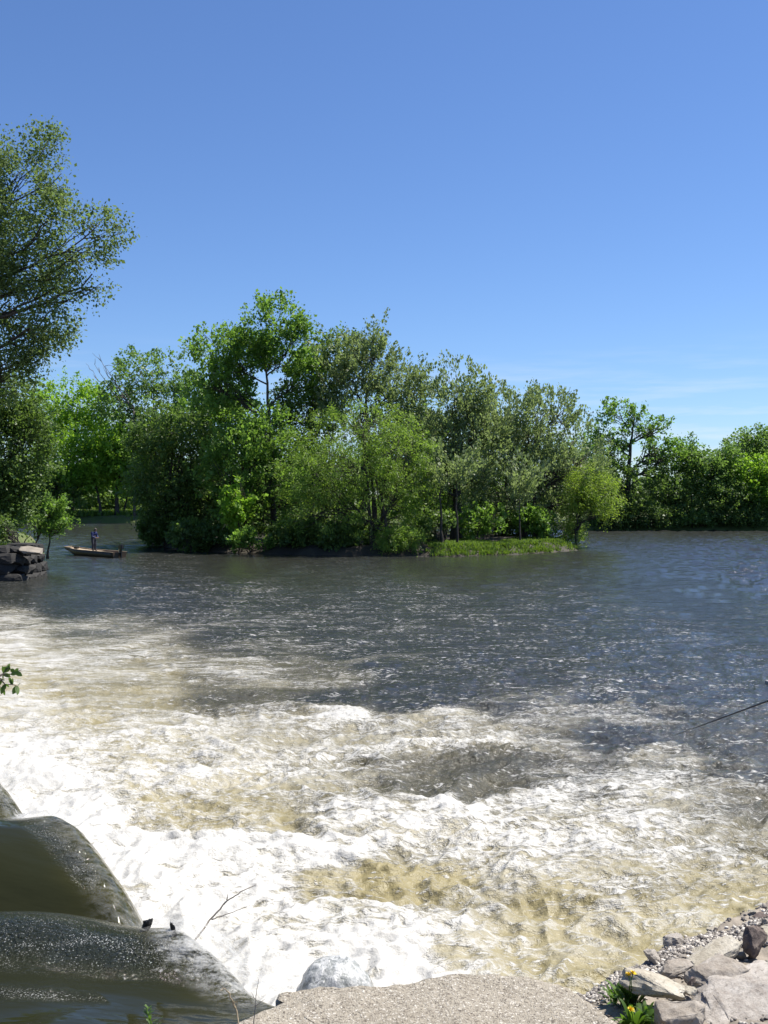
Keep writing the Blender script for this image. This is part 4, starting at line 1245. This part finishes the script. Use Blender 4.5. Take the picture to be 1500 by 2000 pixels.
def dandelion(px_, py_, Y, n, size, flowers, label):
    q = P(px_, py_, Y); zb = min(bz(q[0], q[1]), q[2])
    root = empty('dandelion', (q[0], q[1], zb), label, 'dandelion', 'dandelions beside the slab')
    it = []
    for k in range(n):
        a = RNG.uniform(0, 6.283); L = size * RNG.uniform(.55, 1.15); el = RNG.uniform(.35, 1.25)
        b = RNG.normal(size=3) * np.array((.018, .012, 0))
        it.append((b, b + L * np.array((math.cos(a) * math.cos(el), math.sin(a) * math.cos(el), math.sin(el))), L * RNG.uniform(.12, .2), RNG.uniform(.1, .28)))
    link('leaf_rosette', blades_mesh('dandelion_leaves', it), M['weed'], root)
    for fx, fy in flowers:
        e = P(fx, fy, Y - .10) - np.array((q[0], q[1], zb))
        tb = Tubes(); tb.add(curve_pts((0, 0, 0), e, 6, jit=.02), np.linspace(.0022, .0018, 6), 6)
        stt = link('stem', tb.mesh('dandelion_stem'), M['weed'], root)
        pet = []
        for k in range(44):
            a = RNG.uniform(0, 6.283); el = RNG.uniform(.1, 1.4); L = .0165 * RNG.uniform(.8, 1.1)
            pet.append((e, e + L * np.array((math.cos(a) * math.cos(el), math.sin(a) * math.cos(el), math.sin(el))), .0042, .1))
        link('flower_head', blades_mesh('dandelion_flower', pet), M['yellow'], stt)


dandelion(1232, 1955, 4.05, 46, .11, [(1236, 1903), (1228, 1906)], 'leafy dandelion with yellow flower heads left of the flat tan stone')
dandelion(1240, 2000, 3.86, 52, .12, [(1232, 1974)], 'dandelion with one yellow flower at the bottom edge')
dandelion(1205, 1938, 4.10, 26, .09, [], 'small flowerless dandelion in the gravel beside the slab corner')
dandelion(1262, 1985, 3.9, 34, .10, [], 'flowerless dandelion pressed against the brown blocky stone')


def stem_thing(name, label, cat, lines, matl, r0, part='stem', group=None):
    o = np.array(lines[0][0], float)
    root = empty(name, o, label, cat, group)
    tb = Tubes()
    for ln in lines:
        pts_ = np.array(ln, float) - o
        dense = []
        for i in range(len(pts_) - 1):
            for j in range(5): dense.append(pts_[i] + (pts_[i + 1] - pts_[i]) * j / 5 + RNG.normal(size=3) * .0012)
        dense.append(pts_[-1])
        s = 1 if ln is lines[0] else .6
        tb.add(dense, np.linspace(r0 * s, r0 * s * .3, len(dense)), 6)
    link(part, tb.mesh(name + '_' + part), matl, root)
    return root, o


# two dry stems and a weed at the bottom edge
stem_thing('dry_stem', 'pale dry forked stem standing at the left corner of the slab', 'dry stem',
           [[P(470, 2040, 3.45), P(462, 1975, 3.5), P(447, 1940, 3.52), P(436, 1931, 3.52), P(430, 1935, 3.5)], [P(456, 1960, 3.5), P(463, 1955, 3.5), P(461, 1972, 3.5)], [P(458, 1968, 3.5), P(452, 1952, 3.5)]], M['dry'], .0035)
stem_thing('dry_stem', 'thin reddish dry stem right of the forked one by the slab corner', 'dry stem',
           [[P(498, 2040, 3.5), P(496, 1985, 3.52), P(500, 1945, 3.54), P(505, 1912, 3.55)], [P(498, 1965, 3.53), P(520, 1950, 3.53)], [P(499, 1950, 3.53), P(490, 1938, 3.53)]], M['twig'], .0026)
root, o0 = stem_thing('weed', 'green feathery weed sprouting at the bottom edge in front of the dark water', 'weed',
           [[P(298, 2060, 3.25), P(296, 2000, 3.3), P(286, 1962, 3.32)], [P(296, 2005, 3.3), P(318, 1985, 3.3)]], M['weed'], .003)
it = []
for k in range(30):
    u = RNG.uniform(0, 1); b = P(298 - 10 * u, 2030 - 62 * u, 3.3) - o0
    a = RNG.uniform(0, 6.28); L = .035 * (1.1 - u * .7)
    it.append((b, b + np.array((math.cos(a) * L, math.sin(a) * L * .6, L * RNG.uniform(.2, 1.1))), .006, .1))
link('leaves', blades_mesh('weed_leaves', it), M['weed'], root)
# bare twig caught on the crest
stem_thing('twig', 'bare forked grey twig sticking out over the falling water', 'twig',
           [[on_spill(365, 1848) - (0, 0, .02), P(410, 1798, 4.55), P(442, 1760, 4.6), P(470, 1742, 4.62), P(500, 1728, 4.65)], [P(413, 1796, 4.55), P(445, 1785, 4.58), P(488, 1768, 4.6)], [P(443, 1758, 4.6), P(444, 1744, 4.6)]], M['twig'], .005)
# black driftwood stubs breaking the surface
for lab, px_, py_, Y, sz, sd in [('black driftwood stub standing in the sparkling crest water', 290, 1812, 4.42, (.036, .036, .062), 5), ('thin upright black driftwood stub right of the thicker one on the crest', 336, 1838, 4.36, (.02, .022, .085), 9)]:
    q = on_spill(px_, py_) + np.array((0, 0, sz[2] * .42))
    o = link('driftwood', rock_mesh('driftwood', sz, sd, 16, noise=.22, nscale=2.2), M['wet_wood'], None, q)
    o.rotation_euler = (R(10), R(-14 if sd == 5 else 8), R(30 * sd))
    tag(o, lab, 'driftwood', 'driftwood caught on the crest')

# leafy branch reaching in at the left edge, from a shrub on the bank beside the camera
sh_root = np.array((-2.6, .6, bz(-2.6, .6)))
root = empty('shrub', sh_root, 'dark leafy sprig poking in at the left edge above the foam', 'shrub')
tb = Tubes(); it = []
tipc = P(8, 1328, 3.0)
main = np.array([sh_root, sh_root + (.1, .5, .7), sh_root + (.45, 1.3, 1.25), P(-90, 1322, 2.8), tipc]) - sh_root
tt = np.linspace(0, 1, 30); idx = np.linspace(0, 1, len(main))
mp = np.stack([np.interp(tt, idx, main[:, c]) for c in range(3)], -1)
tb.add(mp, np.linspace(.016, .002, 30), 6)
for (ex, ey) in [(20, 1305), (42, 1308), (34, 1340), (6, 1345), (-30, 1300), (-40, 1350), (-70, 1310)]:
    e = P(ex, ey, 3.0) - sh_root
    st_ = mp[27] if ex > 0 else mp[24]
    cp = curve_pts(st_, e, 6, jit=.03); tb.add(cp, np.linspace(.003, .001, 6), 5)
    for k in range(9):
        b = cp[RNG.integers(2, 6)]; a = RNG.uniform(0, 6.28)
        L = .020 * RNG.uniform(.7, 1.3)
        it.append((b, b + L * np.array((math.cos(a), .5 * RNG.normal(), math.sin(a))), L * .6, .05))
link('stem', tb.mesh('shrub_stem'), M['bark'], root)
link('foliage', blades_mesh('shrub_leaves', it, (0, 1, 0)), M['leaf_dark'], root)

# fishing rod reaching in from the right, propped on a forked stick
m, nt, out = mat('rod_black'); g = NT(nt); g.l(g.principled(c4(.015, .015, .018), .3), out.inputs[0]); M['rod'] = m
m, nt, out = mat('cork'); g = NT(nt); g.l(g.principled(g.ramp(g.noise(g.coord(), 80), [(.3, (.3, .19, .1)), (.7, (.5, .36, .22))]), .8), out.inputs[0]); M['cork'] = m
m, nt, out = mat('reel_metal'); g = NT(nt); g.l(g.principled(c4(.4, .4, .42), .35, Metallic=1.0), out.inputs[0]); M['metal'] = m
tip = P(1318, 1436, 3.6); mid = P(1500, 1369, 3.2)
dv = mid - tip; dv /= np.linalg.norm(dv)
butt = tip + dv * 1.9
root = empty('fishing_rod', butt, 'thin black fishing rod tip reaching in from the right edge over the water', 'fishing rod')
tb = Tubes(); tb.add(np.linspace(butt, tip, 12) - butt, np.linspace(.0085, .0012, 12), 8); link('blank', tb.mesh('rod_blank'), M['rod'], root)
tb = Tubes(); tb.add(np.array([butt + dv * .06, butt, butt - dv * .32]) - butt, [.011, .013, .012], 10); link('grip', tb.mesh('rod_grip'), M['cork'], root)
for u in (.18, .42, .62, .8, .97):
    c = butt + (tip - butt) * u - butt + np.array((0, 0, -.012)); tb = Tubes()
    th = np.linspace(0, 2 * math.pi, 13); tb.add(np.stack([c[0] + 0 * th, c[1] + .009 * np.cos(th), c[2] + .009 * np.sin(th)], -1), np.full(13, .0012), 5)
    link('line_guide', tb.mesh('line_guide'), M['metal'], root)
c = -dv * .02 + np.array((0, 0, -.06)); tb = Tubes()
tb.add(np.array([c + (0, -.03, 0), c + (0, 0, 0), c + (0, .03, 0)]), [.024, .02, .024], 14); tb.add(np.array([c, -dv * .02]), [.006, .006], 6); link('reel', tb.mesh('reel'), M['metal'], root)
fork = butt - dv * .02 + np.array((0, 0, -.014)); fb = np.array((fork[0] + .12, fork[1] - .1, bz(fork[0] + .12, fork[1] - .1) - .1))
stem_thing('rod_rest', 'forked stick holding the fishing rod beyond the right edge', 'rod rest', [[fb, (fb + fork) / 2, fork + (0, 0, -.02)], [fork + (0, 0, -.08), fork + (.03, .03, .05)], [fork + (0, 0, -.08), fork + (-.03, -.03, .05)]], M['twig'], .012)
# pale stone awash at the right edge
q = PZ(1504, 1336, 0.02)
o = link('rock', rock_mesh('awash_rock', (.3, .26, .22), 91, 20, noise=.05), M['rock_wet'], None, q)
tag(o, 'pale rounded stone awash in the river at the right edge', 'rock')

# ------------------------------------------------------------------ left abutment wall of rough stone blocks
wr = empty('stone_wall', (-31.6, 61, 0), 'dark rough stone abutment wall at the left edge below the trees', 'wall')
blocks = [rock_mesh('wall_block', (1, 1, 1), 200 + k, 26, bev=.05, noise=.05, nscale=2.2) for k in range(5)]
for b in blocks: b.materials.append(M['stone_dark'])
cap = rock_mesh('cap_stone', (1, 1, 1), 230, 26, bev=.08, noise=.03); cap.materials.append(M['stone_pale'])
zc = -.35
for row, hgt in enumerate((.75, .7, .62, .5)):
    x = -20.1 - .12 * row - (.35 if row % 2 else 0)
    while x > -37:
        w = RNG.uniform(.9, 1.7)
        o = link('wall_block', blocks[RNG.integers(5)], None, wr)
        o.location = (x - w / 2 + 30, .35 * row * .4 + RNG.normal() * .05 + .4, zc + hgt / 2)
        o.scale = (w * 1.12, 1.4, hgt * 1.22); o.rotation_euler = (0, RNG.normal() * .03, RNG.choice([0, math.pi]) + RNG.normal() * .05)
        x -= w
    zc += hgt * .93
y_ = 61.4
for row in range(4):                                  # return face along the end
    for j in range(4):
        o = link('wall_block', blocks[RNG.integers(5)], None, wr)
        o.location = (-20.7 + 30 - .1 * row, .9 + j * 1.2 + .4 * (row % 2), -.05 + row * .58); o.scale = (1.5, 1.4, .74); o.rotation_euler = (0, 0, math.pi / 2 + RNG.normal() * .06)
pq = P(62, 1074, 62.2)
o = link('cap_stone', cap, None, wr); o.location = (pq[0] + 31.6, 1.2, pq[2] - .02); o.scale = (1.5, 1.6, .34); o.rotation_euler = (R(9), R(6), R(14))
o['label'] = 'pale flat cap stone lit by the sun'
pq = P(38, 1066, 63.2)
o = link('cap_stone', blocks[2], None, wr); o.location = (pq[0] + 31.6, 2.6, pq[2]); o.scale = (1.8, 1.2, .34)

# ------------------------------------------------------------------ grass on the banks
def tufts(name, pts, hmin, hmax, n, matl, label, lean=.35, w=.03):
    V, T_ = [], []
    k = len(pts)
    b = np.repeat(pts, n, axis=0) + RNG.normal(size=(k * n, 3)) * np.array((.18, .18, 0))
    h = RNG.uniform(hmin, hmax, (k * n, 1)); a = RNG.uniform(0, 6.28, (k * n, 1))
    ld = np.concatenate([np.cos(a), np.sin(a), np.zeros_like(a)], 1)
    sd_ = np.concatenate([-np.sin(a + .6), np.cos(a + .6), np.zeros_like(a)], 1) * w
    mid_ = b + ld * h * lean * .35 + np.array((0, 0, 1)) * h * .6
    tip_ = b + ld * h * lean + np.array((0, 0, 1)) * h * (1 - lean * .3)
    v = np.stack([b - sd_, b + sd_, mid_ + sd_ * .8, mid_ - sd_ * .8, tip_], 1)
    i = np.arange(k * n) * 5
    me = new_mesh(name, v.reshape(-1, 3), np.stack([i, i + 1, i + 2, i + 3], -1), np.stack([i + 3, i + 2, i + 4], -1), smooth=False)
    o = link(name, me, matl); tag(o, label, 'grass', kind='stuff')


gp = []
while len(gp) < 1300:
    px_, py_ = random.uniform(840, 1125), random.uniform(1058, 1083)
    if py_ < 1057 + (10 * abs(math.sin(px_ * .031)) if px_ < 1030 else 0) + random.uniform(0, 5): continue
    q = PZ(px_, py_, .4); z = isl_h(q[0], q[1])
    if z > .04: gp.append((q[0], q[1], z - .03))
tufts('island_grass', np.array(gp), .15, .42, 16, M['grass'], 'sunlit green grass on the right end of the island', w=.04)
gp = []
for _ in range(1500):
    px_ = random.choice([random.uniform(1155, 1225), random.uniform(1325, 1425), random.uniform(1325, 1425), random.uniform(1450, 1485), random.uniform(1500, 1700)])
    q = PZ(px_, 1036, 0.); y = q[1] + random.uniform(.6, 4.5); z = far_h(q[0], y)
    gp.append((q[0], y, max(z, .05) - .05))
tufts('shore_reeds', np.array(gp), .6, 1.15, 10, M['grass'], 'pale green reeds fringing the far right shore', .25, .06)
gp = []
for _ in range(1100):
    x = random.uniform(-80, -36); y = 185.5 + random.uniform(0, 14)
    gp.append((x, y, far_h(x, y) - .05))
tufts('shore_grass', np.array(gp), .4, 1.3, 9, M['grass'], 'sunlit grass under the trees on the far left shore', .4, .12)
gp = []
for _ in range(420):
    x = random.uniform(-38, -24.0); y = random.uniform(62.6, 68)
    gp.append((x, y, lb_h(x, y) - .03))
tufts('wall_grass', np.array(gp), .15, .4, 16, M['grass'], 'green grass on top of the left stone wall', .4, .02)
#PART4
# ------------------------------------------------------------------ fishing boat with its person
def skin(name, verts, edges, radii, matl, parent=None, sub=2, root=0):
    me = bpy.data.meshes.new(name)
    me.from_pydata([tuple(v) for v in verts], edges, [])
    o = bpy.data.objects.new(name, me); col.objects.link(o)
    sk = o.modifiers.new('skin', 'SKIN'); sk.use_smooth_shade = True
    for i, r in enumerate(radii):
        d = me.skin_vertices[0].data[i]
        d.radius = (r, r) if not isinstance(r, tuple) else r
        d.use_root = (i == root)
    ss = o.modifiers.new('sub', 'SUBSURF'); ss.levels = sub; ss.render_levels = sub
    dg = bpy.context.evaluated_depsgraph_get()
    m2 = bpy.data.meshes.new_from_object(o.evaluated_get(dg))
    bpy.data.objects.remove(o); bpy.data.meshes.remove(me)
    m2.name = name
    m2.polygons.foreach_set('use_smooth', np.ones(len(m2.polygons), bool))
    m2.materials.clear(); m2.materials.append(matl)
    return link(name, m2, None, parent)


def plain(name, c, rough=.6, **kw):
    m, nt, out = mat(name); g = NT(nt)
    f = g.noise(g.coord(), 9, 4, .6)
    colr = g.ramp(f, [(.3, tuple(x * .75 for x in c)), (.7, tuple(min(1, x * 1.2) for x in c))])
    g.l(g.principled(colr, rough, **kw), out.inputs[0]); return m


M['hull'] = noisy_mat('hull_camo', (.016, .012, .008), (.04, .026, .014), 3.2, 3, rough=.5, bump=.1, c3=(.06, .042, .024))
M['deck'] = plain('boat_deck', (.40, .31, .21), .75)
M['motor'] = plain('motor_black', (.018, .018, .02), .3)
M['skin'] = plain('skin', (.42, .26, .19), .5)
M['jacket'] = plain('jacket_blue', (.014, .026, .11), .7)
M['overall'] = plain('overalls_navy', (.022, .024, .04), .8)
M['hair'] = plain('hair_dark', (.02, .015, .012), .6)
M['boots'] = plain('boots', (.02, .018, .016), .5)

BL, BWd = 4.9, 1.45
stern = PZ(240, 1089, 0); bow = PZ(128, 1082.5, 0)
ang = math.atan2(bow[1] - stern[1], bow[0] - stern[0])
cen = (stern + bow) / 2
boat = empty('fishing_boat', (cen[0], cen[1], 0), 'low flat brown fishing boat with an outboard motor in the channel', 'boat')
boat.scale = (.9, 1, 1.2)
boat.rotation_euler = (0, R(-1.0), ang)      # local +x is the bow
L2 = np.linalg.norm((bow - stern)[:2]) / 2
# hull stations along x: half beam at gunwale, half beam at chine, keel z, gunwale z
xs = np.linspace(-1, 1, 15)
def sect(u):
    f = sstep(.35, 1.0, np.array(u)); hb = BWd / 2 * (1 - .42 * f); hc = hb * (.82 - .12 * f)
    kz = -.12 + .42 * float(f) ** 1.5; gz = .40 + .10 * float(f)
    return float(hb), float(hc), kz, gz
V, Q = [], []
prof_n = 10
for u in xs:
    hb, hc, kz, gz = sect(u); x = u * L2
    th = .035
    V += [(x, -hb, gz), (x, -hc, kz + .06), (x, -hc * .8, kz), (x, hc * .8, kz), (x, hc, kz + .06), (x, hb, gz), (x, hb - th, gz), (x, hc - th, kz + .12), (x, -hc + th, kz + .12), (x, -hb + th, gz)]
for a in range(len(xs) - 1):
    for b in range(prof_n):
        i, j = a * prof_n + b, a * prof_n + (b + 1) % prof_n
        Q.append((i, j, j + prof_n, i + prof_n))
me = new_mesh('hull', V, Q, smooth=False)
bm = bmesh.new(); bm.from_mesh(me)
bm.verts.ensure_lookup_table()
for st in (0, (len(xs) - 1) * prof_n):
    bm.faces.new([bm.verts[st + k] for k in (0, 1, 2, 3, 4, 5)])
bmesh.ops.recalc_face_normals(bm, faces=bm.faces); bm.to_mesh(me); bm.free()
hull = link('hull', me, M['hull'], boat)
tb = Tubes()
for s in (-1, 1):
    tb.add([(u * L2, s * (sect(u)[0] - .015), sect(u)[3] + .012) for u in xs], np.full(len(xs), .024), 6)
tb.add([(xs[-1] * L2, -sect(1)[0], sect(1)[3] + .012), (xs[-1] * L2, sect(1)[0], sect(1)[3] + .012)], [.032, .032], 6)
link('gunwale', tb.mesh('gunwale'), M['deck'], hull)


def box(name, c, s, matl, parent, bev=.015, rot=None):
    bm = bmesh.new(); bmesh.ops.create_cube(bm, size=1)
    for v in bm.verts: v.co = Vector((v.co.x * s[0], v.co.y * s[1], v.co.z * s[2]))
    bmesh.ops.bevel(bm, geom=list(bm.edges), offset=bev, segments=2, affect='EDGES')
    me = bpy.data.meshes.new(name); bm.to_mesh(me); bm.free()
    o = link(name, me, matl, parent, c)
    if rot: o.rotation_euler = rot
    return o


# bow casting deck, floor, benches
u0, u1 = -.20, .97
dv_, n_ = [], 9
for u in np.linspace(u0, u1, n_):
    hb, hc, kz, gz = sect(u); dv_ += [(u * L2, -hb + .04, gz - .05), (u * L2, hb - .04, gz - .05)]
link('bow_deck', new_mesh('bow_deck', dv_, [(2 * i, 2 * i + 2, 2 * i + 3, 2 * i + 1) for i in range(n_ - 1)], smooth=False), M['deck'], boat)
box('floor', (-.35 * L2, 0, .05), (1.28 * L2, BWd * .70, .04), M['deck'], boat)
box('bench', (-.62 * L2, 0, .27), (.36, BWd * .86, .05), M['deck'], boat)
box('tackle_box', (.62 * L2, .15, .50), (.42, .26, .16), M['boots'], boat)
# outboard motor
mo = box('outboard_motor', (-L2 - .16, 0, .78), (.44, .34, .34), M['motor'], boat, .07)
box('motor_leg', (-.02, 0, -.48), (.16, .12, .75), M['motor'], mo, .03)
box('clamp', (.16, 0, -.30), (.16, .24, .28), M['metal'], mo, .02)
tb = Tubes(); tb.add([(.15, 0, -.05), (.4, .05, .0), (.62, .08, .04)], [.025, .022, .02], 8); link('tiller', tb.mesh('tiller'), M['motor'], mo)
box('skeg', (.0, 0, -.86), (.3, .03, .16), M['motor'], mo, .01)

# person: standing a little stooped, head bowed, facing the stern, hands together in front holding a rod handle
pw = P(190, 1075, 86)
loc = boat.matrix_basis.inverted() @ Vector((pw[0], pw[1], 0))
px0 = -.02 * L2
pbase = boat.matrix_basis @ Vector((px0, 0, .345))
person = empty('person', pbase, 'person in a blue jacket and dark overalls standing stooped in the boat', 'person')
person.rotation_euler = (0, 0, ang + math.pi + .25)        # local +x is where the person faces
person.scale = (1.12, 1.2, 1.08)
J = {
    'pel': (-.06, 0, .95), 'wst': (-.05, 0, 1.10), 'chs': (.0, 0, 1.30), 'nkb': (.07, 0, 1.47), 'nk': (.11, 0, 1.53), 'hd': (.16, 0, 1.62), 'hdt': (.19, 0, 1.72), 'jaw': (.215, 0, 1.575),
    'hl': (-.05, .10, .92), 'kl': (.02, .13, .50), 'al': (-.03, .14, .09), 'tl': (.15, .16, .04),
    'hr': (-.05, -.10, .92), 'kr': (.03, -.13, .50), 'ar': (-.02, -.14, .09), 'tr': (.16, -.16, .04),
    'sl': (.05, .19, 1.41), 'el': (.06, .26, 1.13), 'wl': (.28, .13, 1.05), 'pl': (.345, .09, 1.05),
    'sr': (.05, -.19, 1.41), 'er': (.04, -.26, 1.13), 'wr': (.27, -.12, 1.03), 'pr': (.335, -.08, 1.03),
}
RAD = dict(pel=.135, wst=.13, chs=(.14, .165), nkb=.085, nk=.055, hd=.088, hdt=.075, jaw=.05, hl=.095, kl=.062, al=.045, tl=.035, hr=.095, kr=.062, ar=.045, tr=.035,
           sl=.065, el=.046, wl=.03, pl=.03, sr=.065, er=.046, wr=.03, pr=.03)
E = [('pel', 'wst'), ('wst', 'chs'), ('chs', 'nkb'), ('nkb', 'nk'), ('nk', 'hd'), ('hd', 'hdt'), ('hd', 'jaw'), ('pel', 'hl'), ('hl', 'kl'), ('kl', 'al'), ('al', 'tl'), ('pel', 'hr'), ('hr', 'kr'), ('kr', 'ar'), ('ar', 'tr'),
     ('chs', 'sl'), ('sl', 'el'), ('el', 'wl'), ('wl', 'pl'), ('chs', 'sr'), ('sr', 'er'), ('er', 'wr'), ('wr', 'pr')]
J2, R2, E2 = dict(J), dict(RAD), list(E)
for s, h in ((1, 'l'), (-1, 'r')):                          # five fingers, curled round the rod handle
    p = np.array(J['p' + h])
    for k, (oz, ln) in enumerate(((.03, .8), (.01, 1.), (-.012, .95), (-.032, .75))):
        a = p + np.array((.035, 0, oz)); b = a + np.array((.03 * ln, -s * .03 * ln, -.004)); c = b + np.array((-.012, -s * .028 * ln, -.004))
        for nm, q, r in ((f'a{k}{h}', a, .0095), (f'b{k}{h}', b, .0085), (f'c{k}{h}', c, .0075)): J2[nm] = q; R2[nm] = r
        E2 += [('p' + h, f'a{k}{h}'), (f'a{k}{h}', f'b{k}{h}'), (f'b{k}{h}', f'c{k}{h}')]
    a = p + np.array((.0, -s * .03, .03)); b = a + np.array((.03, -s * .02, .012))
    J2[f't0{h}'] = a; J2[f't1{h}'] = b; R2[f't0{h}'] = .0105; R2[f't1{h}'] = .009
    E2 += [('p' + h, f't0{h}'), (f't0{h}', f't1{h}')]


def skin_from(name, js, rs, es, matl, parent, grow=0.0, sub=2):
    keys = list(dict.fromkeys(k for e in es for k in e)); ix = {k: i for i, k in enumerate(keys)}
    rr = [tuple(x + grow for x in rs[k]) if isinstance(rs[k], tuple) else rs[k] + grow for k in keys]
    return skin(name, [js[k] for k in keys], [(ix[a], ix[b]) for a, b in es], rr, matl, parent, sub, 0)


body = skin_from('body', J2, R2, E2, M['skin'], person, sub=1)
def bead(name, c, sc_, r, matl):
    bm = bmesh.new(); bmesh.ops.create_uvsphere(bm, u_segments=8, v_segments=6, radius=r)
    for v in bm.verts: v.co = Vector((v.co.x * sc_[0] + c[0], v.co.y * sc_[1] + c[1], v.co.z * sc_[2] + c[2]))
    me = bpy.data.meshes.new(name); bm.to_mesh(me); bm.free(); link(name, me, matl, person)


for s in (1, -1):
    bead('ear', (.155, s * .083, 1.645), (.8, .5, 1.3), .022, M['skin'])
    bead('eye', (.245, s * .032, 1.655), (1, 1, 1), .009, M['hair'])
bead('nose', (.26, 0, 1.625), (1.2, .8, 1.5), .017, M['skin'])
skin_from('overalls', J, RAD, [('pel', 'wst'), ('wst', 'chs'), ('pel', 'hl'), ('hl', 'kl'), ('kl', 'al'), ('pel', 'hr'), ('hr', 'kr'), ('kr', 'ar')], M['overall'], person, .028)
jk = dict(J); jk['w2'] = (-.05, 0, 1.16); jr = dict(RAD); jr['w2'] = .125
skin_from('jacket', jk, jr, [('chs', 'w2'), ('chs', 'nkb'), ('chs', 'sl'), ('sl', 'el'), ('el', 'wl'), ('chs', 'sr'), ('sr', 'er'), ('er', 'wr')], M['jacket'], person, .036)
for h in 'lr':
    skin_from('boot', J, RAD, [('a' + h, 't' + h)], M['boots'], person, .022, 1)
hr_ = {'a': (.13, 0, 1.67), 'b': (.175, 0, 1.745), 'c': (.10, 0, 1.60)}
skin_from('hair', hr_, dict(a=.088, b=.068, c=.06), [('a', 'b'), ('a', 'c')], M['hair'], person, .004)
